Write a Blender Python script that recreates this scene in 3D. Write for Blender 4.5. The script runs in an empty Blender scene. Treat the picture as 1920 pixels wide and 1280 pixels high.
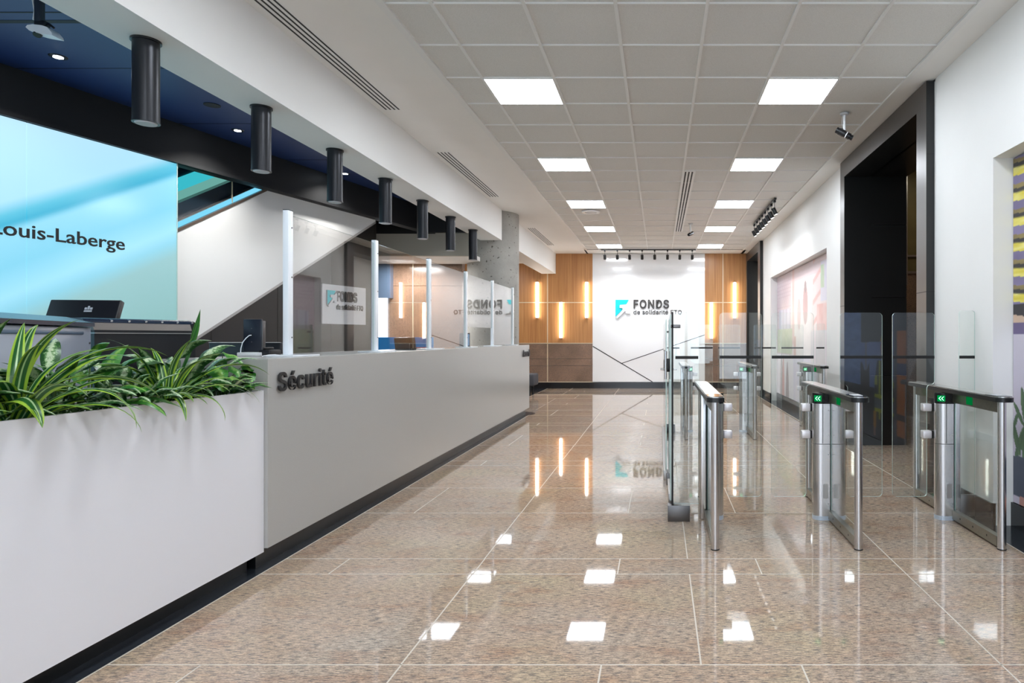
import bpy, bmesh, math, random
import numpy as np
from mathutils import Vector, Matrix
PI = math.pi
S = bpy.context.scene
COL = S.collection

# ------------------------------------------------------------------ camera, world, exposure
CZ = 1.328
cam_d = bpy.data.cameras.new('camera')
cam = bpy.data.objects.new('camera', cam_d)
COL.objects.link(cam)
cam.location = (0, 0, CZ)
cam.rotation_euler = (PI / 2, 0, 0)
cam_d.sensor_width = 36
cam_d.lens = 36 * 1207 / 1920
cam_d.shift_x = (960 - 1236) / 1920
cam_d.shift_y = (633 - 640) / 1920
cam_d.clip_start = 0.02
S.camera = cam
w = bpy.data.worlds.new('world')
S.world = w
w.use_nodes = True
w.node_tree.nodes['Background'].inputs[0].default_value = (0.8, 0.9, 1.0, 1)
w.node_tree.nodes['Background'].inputs[1].default_value = 0.35
S.view_settings.view_transform = 'Standard'
S.view_settings.look = 'None'
S.view_settings.gamma = 1
S.view_settings.use_curve_mapping = False
S.view_settings.exposure = 1.22
LIGHT_PANEL = 12.0      # radiance of the square ceiling lights
LED = 7.0
S.cycles.max_bounces = 9
S.cycles.diffuse_bounces = 4
S.cycles.glossy_bounces = 4
S.cycles.transparent_max_bounces = 32
S.cycles.caustics_reflective = False
S.cycles.caustics_refractive = False
S.cycles.sample_clamp_indirect = 6.0

# ------------------------------------------------------------------ materials
def lin(c):
    return tuple(((v / 255) / 12.92 if v / 255 <= 0.04045 else ((v / 255 + 0.055) / 1.055) ** 2.4) for v in c)
MATS = {}
class NT:
    """tiny helper around a node tree"""
    def __init__(s, name):
        s.m = bpy.data.materials.new(name); s.m.use_nodes = True
        s.t = s.m.node_tree; s.n = s.t.nodes
        s.b = s.n['Principled BSDF']; s.out = s.n['Material Output']
        MATS[name] = s.m
    def node(s, kind, **kw):
        n = s.n.new(kind)
        for k, v in kw.items():
            if k.startswith('i_'):
                key = k[2:]
                n.inputs[int(key) if key.isdigit() else key].default_value = v
            else:
                setattr(n, k, v)
        return n
    def link(s, a, b): s.t.links.new(a, b)
    def coords(s, scale=(1, 1, 1), kind='Object', rot=(0, 0, 0)):
        tc = s.node('ShaderNodeTexCoord'); mp = s.node('ShaderNodeMapping')
        mp.inputs['Scale'].default_value = scale; mp.inputs['Rotation'].default_value = rot
        s.link(tc.outputs[kind], mp.inputs[0]); return mp.outputs[0]
    def noise(s, vec, scale, detail=3, rough=0.5):
        n = s.node('ShaderNodeTexNoise'); n.inputs['Scale'].default_value = scale
        n.inputs['Detail'].default_value = detail; n.inputs['Roughness'].default_value = rough
        s.link(vec, n.inputs['Vector']); return n.outputs[0]
    def ramp(s, fac, stops, interp='LINEAR'):
        r = s.node('ShaderNodeValToRGB'); r.color_ramp.interpolation = interp
        e = r.color_ramp.elements
        while len(e) < len(stops): e.new(0.5)
        for el, (p, c) in zip(e, stops):
            el.position = p; el.color = (*c, 1) if len(c) == 3 else c
        s.link(fac, r.inputs[0]); return r.outputs[0]
    def mix(s, f, a, b, kind='MIX'):
        m = s.node('ShaderNodeMix'); m.data_type = 'RGBA'; m.blend_type = kind
        for v, i in ((f, 0), (a, 6), (b, 7)):
            if isinstance(v, (int, float)): m.inputs[i].default_value = v
            elif isinstance(v, tuple): m.inputs[i].default_value = (*v, 1)
            else: s.link(v, m.inputs[i])
        return m.outputs[2]
    def math(s, op, a, b=0.0, c=0.0):
        m = s.node('ShaderNodeMath'); m.operation = op
        for i, v in enumerate((a, b, c)):
            if isinstance(v, (int, float)): m.inputs[i].default_value = v
            else: s.link(v, m.inputs[i])
        return m.outputs[0]
    def bump(s, h, strength=0.1, dist=0.01):
        b = s.node('ShaderNodeBump'); b.inputs['Strength'].default_value = strength
        b.inputs['Distance'].default_value = dist
        s.link(h, b.inputs['Height']); s.link(b.outputs[0], s.b.inputs['Normal'])
def plain(name, rgb, rough=0.5, metal=0.0, spec=0.5, coat=0.0, var=0.0, vscale=20):
    t = NT(name); c = lin(rgb)
    t.b.inputs['Base Color'].default_value = (*c, 1)
    t.b.inputs['Roughness'].default_value = rough; t.b.inputs['Metallic'].default_value = metal
    t.b.inputs['Specular IOR Level'].default_value = spec; t.b.inputs['Coat Weight'].default_value = coat
    t.b.inputs['Coat Roughness'].default_value = 0.05
    if var:
        n = t.noise(t.coords(), vscale, 4)
        t.link(t.ramp(n, [(0.3, tuple(v * (1 - var) for v in c)), (0.7, tuple(min(1, v * (1 + var)) for v in c))]), t.b.inputs['Base Color'])
    return t
def emit(name, rgb, strength):
    t = NT(name); t.b.inputs['Base Color'].default_value = (0, 0, 0, 1)
    t.b.inputs['Emission Color'].default_value = (*lin(rgb), 1); t.b.inputs['Emission Strength'].default_value = strength
    t.b.inputs['Specular IOR Level'].default_value = 0.0
    return t
plain('wall_white', (238, 238, 236), 0.55, var=0.01, vscale=3)
plain('ceiling_white', (240, 239, 236), 0.7, var=0.01, vscale=3)
plain('soffit_white', (238, 238, 236), 0.6)
t = plain('ceiling_tile', (224, 223, 219), 0.9)
n = t.noise(t.coords(), 260, 2); t.link(t.ramp(n, [(0.35, lin((218, 217, 213))), (0.6, lin((230, 229, 226)))]), t.b.inputs['Base Color']); t.bump(n, 0.15, 0.002)
plain('tee_white', (236, 236, 234), 0.45)
plain('slot_shade_black', (12, 12, 13), 0.6)
plain('navy_ceiling', (26, 52, 104), 0.45, var=0.06, vscale=1.5)
plain('near_black', (22, 23, 25), 0.6)
plain('stair_brown', (92, 76, 66), 0.4)
plain('black_satin', (22, 23, 25), 0.3)
plain('black_gloss', (16, 17, 20), 0.12)
plain('pendant_black', (46, 47, 51), 0.32, metal=0.55)
plain('olive_paint', (190, 185, 170), 0.6)
plain('dark_panel', (56, 53, 50), 0.35, var=0.05, vscale=2)
plain('portal_black', (30, 31, 32), 0.28, var=0.05, vscale=2)
plain('black_stone', (32, 33, 36), 0.12, var=0.1, vscale=60)
plain('slate_floor', (44, 48, 54), 0.14, var=0.15, vscale=25)
plain('grout', (206, 196, 182), 0.5)
plain('counter_grey', (176, 175, 171), 0.22, var=0.025, vscale=220)
plain('counter_top', (190, 189, 185), 0.18, var=0.02, vscale=220)
plain('planter_white', (232, 232, 236), 0.4)
plain('soil', (40, 30, 22), 0.95, var=0.5, vscale=60)
plain('letter_black', (30, 30, 32), 0.4)
plain('letter_grey', (62, 60, 60), 0.45)
plain('logo_teal', (0, 214, 226), 0.35)
plain('logo_pale', (232, 236, 240), 0.4)
plain('logo_edge', (150, 160, 168), 0.4)
plain('brass_trim', (226, 208, 178), 0.35, metal=0.3)
t = plain('brushed_steel', (214, 213, 214), 0.26, metal=1.0)
t = plain('dark_steel', (112, 110, 110), 0.35, metal=1.0, var=0.04, vscale=3)
t = plain('plate_steel', (182, 180, 178), 0.4, metal=0.9)
plain('rail_steel', (150, 146, 134), 0.35, metal=0.9)
plain('beam_dark', (98, 96, 84), 0.32, metal=0.7, var=0.12, vscale=30)
plain('lid_top', (196, 196, 194), 0.25, metal=0.85)
plain('rubber', (14, 14, 15), 0.6)
plain('collar', (200, 212, 226), 0.35, metal=0.3)
plain('clamp_white', (226, 222, 224), 0.3, metal=0.35)
plain('post_white', (240, 245, 250), 0.22)
plain('acrylic_base', (222, 226, 230), 0.2)
plain('scanner_grey', (158, 164, 178), 0.35)
plain('scanner_lid', (34, 46, 66), 0.22)
plain('hood_tan', (118, 110, 104), 0.3)
plain('dark_plastic', (30, 30, 33), 0.35)
plain('navy_plastic', (28, 34, 46), 0.3)
plain('white_plastic', (228, 230, 232), 0.35)
plain('sticker', (200, 202, 206), 0.5)
plain('blue_fabric', (10, 136, 210), 0.7)
plain('upholstery', (74, 76, 82), 0.85)
plain('steel_blue', (86, 104, 126), 0.4)
plain('tan_paper', (186, 160, 120), 0.7)
plain('red_book', (150, 30, 44), 0.6)
plain('screen_blue', (120, 160, 200), 0.1)
emit('panel_light', (240, 247, 255), LIGHT_PANEL)
emit('led_strip', (255, 249, 238), LED)
emit('downlight', (230, 242, 255), 22)
emit('green_arrow', (160, 255, 205), 2.6)
emit('spot_lens', (255, 252, 246), 4)
emit('teal_glow', (60, 190, 205), 0.42)
emit('mint_glow', (120, 190, 180), 0.33)
emit('blue_glow', (120, 205, 235), 0.5)
emit('fill_glow', (226, 240, 255), 1.6)
emit('window_day', (214, 236, 255), 2.2)
plain('escalator_dark', (24, 40, 52), 0.2)

# granite floor
t = NT('granite_floor')
v = t.coords((1, 1, 1))
grain = t.noise(t.coords((24, 190, 60), rot=(0, 0, 0.03)), 1.0, 3, 0.65)
fine = t.noise(t.coords((110, 420, 200)), 1.0, 2, 0.6)
patch = t.noise(v, 1.3, 3)
patch2 = t.noise(t.coords((3.5, 9, 1)), 1.0, 3)
base = t.ramp(patch, [(0.30, lin((210, 190, 156))), (0.5, lin((210, 182, 156))), (0.7, lin((206, 190, 172)))])
orange = t.ramp(patch2, [(0.52, (0, 0, 0)), (0.78, (0.6, 0.6, 0.6))])
base = t.mix(orange, base, lin((176, 118, 84)))
sp = t.ramp(grain, [(0.41, (1, 1, 1)), (0.55, (0.0, 0.0, 0.0))])
base = t.mix(t.math('MULTIPLY', sp, 0.85), base, lin((88, 88, 92)))
sp2 = t.ramp(fine, [(0.38, (1, 1, 1)), (0.52, (0, 0, 0))])
base = t.mix(t.math('MULTIPLY', sp2, 0.6), base, lin((118, 100, 86)))
sp3 = t.ramp(fine, [(0.58, (0, 0, 0)), (0.72, (1, 1, 1))])
base = t.mix(t.math('MULTIPLY', sp3, 0.35), base, lin((230, 214, 196)))
t.link(base, t.b.inputs['Base Color'])
t.b.inputs['Roughness'].default_value = 0.035
t.b.inputs['IOR'].default_value = 1.45
# granite wall (vertical)
t = NT('granite_wall')
grain = t.noise(t.coords((40, 40, 90)), 1.0, 3, 0.6)
patch = t.noise(t.coords(), 2.0, 3)
base = t.ramp(patch, [(0.35, lin((126, 104, 88))), (0.65, lin((150, 122, 104)))])
sp = t.ramp(grain, [(0.36, (1, 1, 1)), (0.5, (0, 0, 0))])
base = t.mix(t.math('MULTIPLY', sp, 0.65), base, lin((84, 76, 72)))
t.link(base, t.b.inputs['Base Color']); t.b.inputs['Roughness'].default_value = 0.18
# wood
t = NT('wood_veneer')
g = t.noise(t.coords((38, 38, 0.9)), 1.0, 4, 0.55)
g2 = t.noise(t.coords((5, 5, 0.5)), 1.0, 2)
c = t.ramp(g, [(0.3, lin((170, 116, 68))), (0.5, lin((190, 136, 84))), (0.72, lin((204, 152, 98)))])
c = t.mix(t.ramp(g2, [(0.35, (0, 0, 0)), (0.7, (0.35, 0.35, 0.35))]), c, lin((164, 104, 62)))
t.link(c, t.b.inputs['Base Color']); t.b.inputs['Roughness'].default_value = 0.33
# concrete
t = NT('concrete')
a = t.noise(t.coords(), 3, 4); b_ = t.noise(t.coords(), 26, 2, 0.3)
c = t.ramp(a, [(0.3, lin((150, 148, 142))), (0.7, lin((172, 170, 163)))])
c = t.mix(t.ramp(b_, [(0.26, (1, 1, 1)), (0.31, (0, 0, 0))]), c, lin((96, 92, 86)))
c = t.mix(t.ramp(t.noise(t.coords(), 120, 2), [(0.3, (0.5, 0.5, 0.5)), (0.4, (0, 0, 0))]), c, lin((130, 126, 118)))
t.link(c, t.b.inputs['Base Color']); t.b.inputs['Roughness'].default_value = 0.8
t.bump(b_, 0.3, 0.004)
plain('lobby_panel', (104, 92, 58), 0.4, var=0.1, vscale=4)
plain('white_gloss', (240, 241, 243), 0.1, coat=0.3)

# clear glass: reflection by the angle of view on the pane, tinted transmission; same for every ray
def glass(name, tint, rough=0.0, r0=0.06, power=5.0):
    t = NT(name)
    t.n.remove(t.b)
    geo = t.node('ShaderNodeNewGeometry')
    dp = t.node('ShaderNodeVectorMath', operation='DOT_PRODUCT')
    t.link(geo.outputs['Normal'], dp.inputs[0]); t.link(geo.outputs['Incoming'], dp.inputs[1])
    ac = t.math('ABSOLUTE', dp.outputs['Value'])
    f = t.math('MULTIPLY_ADD', t.math('POWER', t.math('SUBTRACT', 1.0, ac), power), 1 - r0, r0)
    tr = t.node('ShaderNodeBsdfTransparent'); tr.inputs[0].default_value = (*tint, 1)
    gl = t.node('ShaderNodeBsdfGlossy'); gl.inputs['Roughness'].default_value = rough
    mx = t.node('ShaderNodeMixShader')
    t.link(f, mx.inputs[0]); t.link(tr.outputs[0], mx.inputs[1]); t.link(gl.outputs[0], mx.inputs[2])
    t.link(mx.outputs[0], t.out.inputs[0])
glass('clear_glass', (0.965, 0.985, 0.975))
glass('acrylic', (0.97, 0.97, 0.97), 0.0, 0.06, 4.2)
plain('glass_edge', (204, 228, 222), 0.15)
plain('infill_glass_edge', (120, 160, 150), 0.15)

# backlit frosted glass behind the desk, stair streaks painted into its glow
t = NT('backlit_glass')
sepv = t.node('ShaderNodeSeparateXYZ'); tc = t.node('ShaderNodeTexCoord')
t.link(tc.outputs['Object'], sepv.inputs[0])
vv = t.math('SUBTRACT', sepv.outputs['Z'], t.math('MULTIPLY', sepv.outputs['X'], 0.545))   # stair behind the glass, painted as light and dark streaks in the emission
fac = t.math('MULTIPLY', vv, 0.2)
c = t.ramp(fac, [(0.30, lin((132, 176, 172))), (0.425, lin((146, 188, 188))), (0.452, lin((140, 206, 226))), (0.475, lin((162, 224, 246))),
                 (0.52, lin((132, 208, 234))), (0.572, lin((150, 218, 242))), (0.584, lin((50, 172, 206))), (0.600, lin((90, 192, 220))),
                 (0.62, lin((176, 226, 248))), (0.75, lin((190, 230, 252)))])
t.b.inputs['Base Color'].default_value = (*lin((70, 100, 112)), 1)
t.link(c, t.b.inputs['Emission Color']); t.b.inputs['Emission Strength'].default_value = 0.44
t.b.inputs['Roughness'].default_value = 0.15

# leaves (UV.x across the blade, UV.y along it)
def leafmat(name, edge, mid, stripe, mottled):
    t = NT(name)
    tc = t.node('ShaderNodeTexCoord'); sp = t.node('ShaderNodeSeparateXYZ'); t.link(tc.outputs['UV'], sp.inputs[0])
    d = t.math('ABSOLUTE', t.math('SUBTRACT', sp.outputs['X'], 0.5))
    if mottled:
        mp = t.node('ShaderNodeMapping'); mp.inputs['Scale'].default_value = (5, 16, 1); mp.inputs['Rotation'].default_value = (0, 0, 0.5)
        t.link(tc.outputs['UV'], mp.inputs[0])
        n = t.noise(mp.outputs[0], 1.0, 3, 0.6)
        m = t.math('SUBTRACT', t.math('ADD', n, 0.22), t.math('MULTIPLY', d, 1.1))
        c = t.ramp(m, [(0.36, lin(edge)), (0.5, lin(mid)), (0.62, lin(stripe))])
    else:
        c = t.ramp(t.math('MULTIPLY', d, 2.0), [(0.0, lin(stripe)), (0.09, lin(stripe)), (0.14, lin(mid)), (0.58, lin(mid)), (0.66, lin(edge)), (1.0, lin(edge))])
    t.link(c, t.b.inputs['Base Color']); t.b.inputs['Roughness'].default_value = 0.3
    t.b.inputs['Subsurface Weight'].default_value = 0.0
leafmat('leaf_striped', (156, 190, 62), (34, 92, 40), (176, 208, 150), False)
leafmat('leaf_dark', (58, 118, 44), (34, 94, 40), (76, 132, 60), False)
leafmat('leaf_mottled', (34, 80, 34), (104, 150, 88), (198, 216, 176), True)
leafmat('leaf_plain', (54, 124, 40), (64, 134, 48), (130, 176, 80), True)
plain('stem_green', (78, 108, 50), 0.5)

# ------------------------------------------------------------------ mesh helpers
class MB:
    """collects pieces in world coordinates; build() links them as one mesh object"""
    def __init__(s): s.v = []; s.f = []; s.mi = []
    def add(s, vs, fs, mi=0):
        o = len(s.v); s.v += [tuple(map(float, p)) for p in vs]
        s.f += [tuple(i + o for i in f) for f in fs]; s.mi += [mi] * len(fs); return s
    def box(s, x0, x1, y0, y1, z0, z1, mi=0, M=None):
        vs = [(x, y, z) for x in (x0, x1) for y in (y0, y1) for z in (z0, z1)]
        if M is not None: vs = [tuple(M @ Vector(p)) for p in vs]
        return s.add(vs, [(0, 1, 3, 2), (4, 6, 7, 5), (0, 4, 5, 1), (2, 3, 7, 6), (0, 2, 6, 4), (1, 5, 7, 3)], mi)
    def rbox(s, x0, x1, y0, y1, z0, z1, r=0.005, seg=2, mi=0, M=None):
        b = bmesh.new(); bmesh.ops.create_cube(b, size=1)
        for q in b.verts: q.co = Vector(((x0 + x1) / 2 + q.co.x * (x1 - x0), (y0 + y1) / 2 + q.co.y * (y1 - y0), (z0 + z1) / 2 + q.co.z * (z1 - z0)))
        bmesh.ops.bevel(b, geom=b.edges[:], offset=r, segments=seg, profile=0.5, affect='EDGES')
        if M is not None: bmesh.ops.transform(b, matrix=M, verts=b.verts)
        b.verts.index_update()
        s.add([q.co[:] for q in b.verts], [[q.index for q in f.verts] for f in b.faces], mi); b.free(); return s
    def prism(s, poly, axis, a, b_, mi=0, side=None):
        """poly: 2-D outline; axis 'x','y','z' extruded from a to b_. 2-D is (y,z), (x,z), (x,y)."""
        def P(p, t): return {'x': (t, p[0], p[1]), 'y': (p[0], t, p[1]), 'z': (p[0], p[1], t)}[axis]
        n = len(poly); vs = [P(p, a) for p in poly] + [P(p, b_) for p in poly]
        s.add(vs, [tuple(range(n)), tuple(range(2 * n - 1, n - 1, -1))], mi)
        o = len(s.v) - 2 * n
        for i in range(n):
            j = (i + 1) % n
            s.f.append((o + i, o + n + i, o + n + j, o + j)); s.mi.append(mi if side is None else side)
        return s
    def cyl(s, p0, p1, r0, r1=None, seg=24, mi=0, caps=True, capmi=None):
        p0, p1 = Vector(p0), Vector(p1); r1 = r0 if r1 is None else r1
        d = (p1 - p0).normalized(); u = d.orthogonal().normalized(); v = d.cross(u)
        vs = []
        for p, r in ((p0, r0), (p1, r1)):
            for i in range(seg):
                a = 2 * PI * i / seg; vs.append(p + u * (r * math.cos(a)) + v * (r * math.sin(a)))
        fs = [(i, (i + 1) % seg, seg + (i + 1) % seg, seg + i) for i in range(seg)]
        s.add(vs, fs, mi)
        if caps: 
            s.add(vs, [tuple(range(seg - 1, -1, -1)), tuple(range(seg, 2 * seg))], mi if capmi is None else capmi)
        return s
    def tube(s, pts, r, seg=8, mi=0):
        pts = [Vector(p) for p in pts]; vs = []; up = Vector((0.13, 0.21, 1)).normalized()
        for k, p in enumerate(pts):
            d = (pts[min(k + 1, len(pts) - 1)] - pts[max(k - 1, 0)]).normalized()
            u = d.cross(up).normalized(); v = d.cross(u); rr = r[k] if isinstance(r, (list, tuple)) else r
            for i in range(seg):
                a = 2 * PI * i / seg; vs.append(p + u * rr * math.cos(a) + v * rr * math.sin(a))
        fs = [(k * seg + i, k * seg + (i + 1) % seg, (k + 1) * seg + (i + 1) % seg, (k + 1) * seg + i) for k in range(len(pts) - 1) for i in range(seg)]
        fs += [tuple(range(seg - 1, -1, -1)), tuple(range((len(pts) - 1) * seg, len(pts) * seg))]
        return s.add(vs, fs, mi)
    def build(s, name, mats, parent=None, smooth=True, angle=32):
        me = bpy.data.meshes.new(name)
        off = world_loc(parent) if parent else Vector((0, 0, 0))
        me.from_pydata([tuple(Vector(p) - off) for p in s.v], [], s.f)
        for m in ([mats] if isinstance(mats, str) else mats): me.materials.append(MATS[m])
        me.polygons.foreach_set('material_index', s.mi)
        b = bmesh.new(); b.from_mesh(me); bmesh.ops.recalc_face_normals(b, faces=b.faces); b.to_mesh(me); b.free()
        if smooth:
            me.shade_smooth(); me.set_sharp_from_angle(angle=math.radians(angle))
        o = bpy.data.objects.new(name, me); COL.objects.link(o)
        if parent: o.parent = parent
        return o
LOCS = {}
def world_loc(o):
    v = Vector((0, 0, 0))
    while o is not None: v = v + Vector(o.location); o = o.parent
    return v
def tag(o, label, cat, group=None, kind=None):
    o['label'] = label; o['category'] = cat
    if group: o['group'] = group
    if kind: o['kind'] = kind
    return o
def thing(name, loc, label, cat, group=None):
    o = bpy.data.objects.new(name, None); COL.objects.link(o); o.location = loc; o.empty_display_size = 0.1
    return tag(o, label, cat, group)
def struct(name, mb, mats, **k):
    o = mb.build(name, mats, **k); o['kind'] = 'structure'; return o
def copy_tree(o, parent=None):
    c = o.copy(); COL.objects.link(c)
    if parent: c.parent = parent
    for ch in [q for q in COL.objects if q.parent == o]: copy_tree(ch, c)
    return c
ORD = ['first', 'second', 'third', 'fourth', 'fifth', 'sixth', 'seventh', 'eighth', 'ninth']
def rrect(x0, x1, z0, z1, r, seg=5):
    pts = []
    for cx, cz, a0 in ((x1 - r, z1 - r, 0), (x0 + r, z1 - r, 90), (x0 + r, z0 + r, 180), (x1 - r, z0 + r, 270)):
        for i in range(seg + 1):
            a = math.radians(a0 + 90 * i / seg); pts.append((cx + r * math.cos(a), cz + r * math.sin(a)))
    return pts
def sans():
    import os
    try:
        p = os.path.join(bpy.utils.resource_path('LOCAL'), 'datafiles', 'fonts', 'Inter.woff2')
        return bpy.data.fonts.load(p) if os.path.exists(p) else None
    except Exception: return None
SANS = sans()
def letters(name, text, o, xd, ud, width, cap, depth, mat, parent, offset=0.0, ref='H', spacing=1.0, font=None):
    """raised lettering: o = lower left corner of the baseline, xd/ud reading and up directions"""
    def mesh_of(body):
        cu = bpy.data.curves.new('lettering', 'FONT'); cu.body = body; cu.size = 1; cu.extrude = 0.5; cu.offset = offset
        cu.font = font or cu.font
        cu.resolution_u = 3; cu.space_character = spacing
        ob = bpy.data.objects.new('lettering', cu); COL.objects.link(ob)
        bpy.context.view_layer.update()
        me = bpy.data.meshes.new_from_object(ob.evaluated_get(bpy.context.evaluated_depsgraph_get()))
        bpy.data.objects.remove(ob); return me
    r = mesh_of(ref); ys = [q.co.y for q in r.vertices]; ch = max(ys) - min(ys); y0 = min(ys)
    me = mesh_of(text); me.name = name
    xs = [q.co.x for q in me.vertices]; x0, x1 = min(xs), max(xs)
    xd, ud = Vector(xd).normalized(), Vector(ud).normalized(); nd = xd.cross(ud)
    off = world_loc(parent) if parent else Vector((0, 0, 0))
    for q in me.vertices:
        c = q.co
        q.co = Vector(o) + xd * ((c.x - x0) / (x1 - x0) * width) + ud * ((c.y - y0) / ch * cap) + nd * ((c.z + 0.5) * depth) - off
    me.materials.clear(); me.materials.append(MATS[mat])
    ob = bpy.data.objects.new(name, me); COL.objects.link(ob)
    if parent: ob.parent = parent
    return ob

# ------------------------------------------------------------------ the setting
ZC = 3.54; XW = 2.36; XB0, XB1, ZB = -3.09, -2.719, 3.01; YF = 16.96
YB = -5.0
def W(y, off=0.0, z=None):
    """a point of the angled wall behind the desk, off metres further back"""
    x = -6.105 + 0.2338 * y
    p = (x - 0.9737 * off, y + 0.2277 * off)
    return p if z is None else (p[0], p[1], z)
fl = MB(); fl.box(-9, 6.5, YB - 0.2, YF + 0.2, -0.1, 0)
struct('floor', fl, 'granite_floor')
gr = MB(); g = 0.0035; ztop = 0.0006
def gline(x0, x1, y0, y1): gr.box(x0, x1, y0, y1, -0.001, ztop)
ys = []; y = 2.615 - 3 * 3.075
while y < YF:
    for d, kind in ((0, 'a'), (1.003, 'n'), (1.255, 'a2'), (2.265, 'b')):
        ys.append((y + d, kind))
    y += 3.075
for i, (yy, kind) in enumerate(ys):
    if not (YB < yy < YF): continue
    gline(-2.9, 2.25, yy - g, yy + g)
    y1 = ys[i + 1][0] if i + 1 < len(ys) else YF
    xs = {'a': [-2.27 + 1.22 * k for k in range(5)], 'a2': [-2.27 + 1.22 * k for k in range(5)], 'n': [-1.86 + 0.8125 * k for k in range(6)], 'b': [-1.86 + 0.8125 * k for k in range(6)]}[kind]
    for x in xs:
        if x < 2.2: gline(x - g, x + g, yy, min(y1, YF))
struct('floor', gr, 'grout')
fb = MB(); fb.box(2.25, 2.52, YB, 5.5, -0.001, 0.0009); fb.box(2.25, 2.52, 8.14, 14.63, -0.001, 0.0009)
fb.box(-6.5, -2.93, 13.0, YF, -0.001, 0.0009)
fb.box(-2.5, -2.245, YB, 11.2, -0.001, 0.0009)
fb.cyl((-2.5, 11.25, -0.001), (-2.5, 11.25, 0.0011), 0.33, seg=40)
struct('floor', fb, 'slate_floor')
ge = MB(); ge.box(2.243, 2.25, YB, 16.9, 0, 0.0011); ge.box(-2.245, -2.238, YB, 11.2, 0, 0.0011); ge.box(-2.93, -2.923, 13, YF, 0, 0.0011)
struct('floor', ge, 'grout')

# far wall
fw = MB(); fw.box(-9, 6.5, YF, YF + 0.2, 0, 4.4); struct('wall_far', fw, 'wall_white')
K = YF / 1207
def FX(px): return (px - 1236) * K
def FZ(py): return CZ - (py - 633) * K
zt, zj, zg, zb = ZC, FZ(567), FZ(643.4), FZ(715.5)
def far_panels(x0, x1, splits):
    wd = MB(); xs = [x0] + splits + [x1]
    for a, b in zip(xs, xs[1:]):
        wd.box(a + 0.004, b - 0.004, YF - 0.03, YF, zj + 0.012, zt); wd.box(a + 0.004, b - 0.004, YF - 0.03, YF, zg + 0.012, zj - 0.012)
    struct('wall_far', wd, 'wood_veneer')
    gt = MB(); zz = [zb, FZ(685.3), FZ(672.3), zg - 0.012]
    for a, b in zip(xs, xs[1:]):
        for z0, z1 in zip(zz, zz[1:]): gt.box(a + 0.003, b - 0.003, YF - 0.03, YF, z0 + 0.003, z1 - 0.003)
    struct('wall_far', gt, 'granite_wall')
    tr = MB()
    for z in (zj, zg): tr.box(x0, x1, YF - 0.034, YF - 0.001, z - 0.010, z + 0.010)
    for x in splits: tr.box(x - 0.012 if True else 0, x + 0.012, YF - 0.033, YF - 0.001, zb, zt)
    tr.box(x0, x1, YF - 0.034, YF - 0.001, zb - 0.012, zb + 0.006)
    struct('trim_far', tr, 'brass_trim')
far_panels(-6.4, FX(1111.5), [FX(880), FX(1027)])
far_panels(FX(1321), 2.36, [FX(1355.3)])
wp = MB(); wp.box(FX(1111.5), FX(1321.3), YF - 0.06, YF, zb, ZC - 0.01); struct('wall_far', wp, 'white_gloss')
ln = MB()
def bar(p, q, wd):
    a, b = Vector((FX(p[0]), 0, FZ(p[1]))), Vector((FX(q[0]), 0, FZ(q[1]))); d = (b - a).normalized(); n = Vector((-d.z, 0, d.x)) * wd
    ln.prism([((a + n).x, (a + n).z), ((b + n).x, (b + n).z), ((b - n).x, (b - n).z), ((a - n).x, (a - n).z)], 'y', YF - 0.063, YF - 0.055)
bar((1112, 649), (1223.5, 715.4), 0.011); bar((1165.3, 681), (1321, 627.6), 0.009)
struct('trim_far', ln, 'black_satin')
bb = MB(); bb.box(-6.4, FX(1027), YF - 0.045, YF, 0, zb - 0.012); bb.box(FX(1027) + 0.003, 2.36, YF - 0.07, YF, 0, zb - 0.012)
struct('baseboard_far', bb, 'black_stone')

# right wall with two recesses and two portals
rw = MB()
def seg(y0, y1, z0=0, z1=ZC + 0.3, x0=XW, x1=2.66): rw.box(x0, x1, y0, y1, z0, z1)
seg(YB, -0.2); seg(4.55, 5.56); seg(8.10, 9.07); seg(13.63, 14.67); seg(16.9, YF)
for a, b in ((-0.2, 4.55), (9.07, 13.63)):
    seg(a, b, 2.598); seg(a, b, 0, 2.598, 2.52)
seg(5.5, 8.2, ZC - 0.02); seg(14.6, YF, ZC - 0.02)
struct('wall_right', rw, 'wall_white')
bs = MB()
for a, b in ((YB, -0.2), (4.55, 5.52), (8.14, 9.07), (13.63, 14.63)): bs.box(XW - 0.015, XW + 0.02, a, b, 0, 0.158)
rb = MB()
for a, b in ((-0.2, 4.55), (9.07, 13.63)):
    bs.box(2.485, 2.53, a, b, 0, 0.168)
struct('baseboard_right', bs, 'black_stone')
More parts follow.
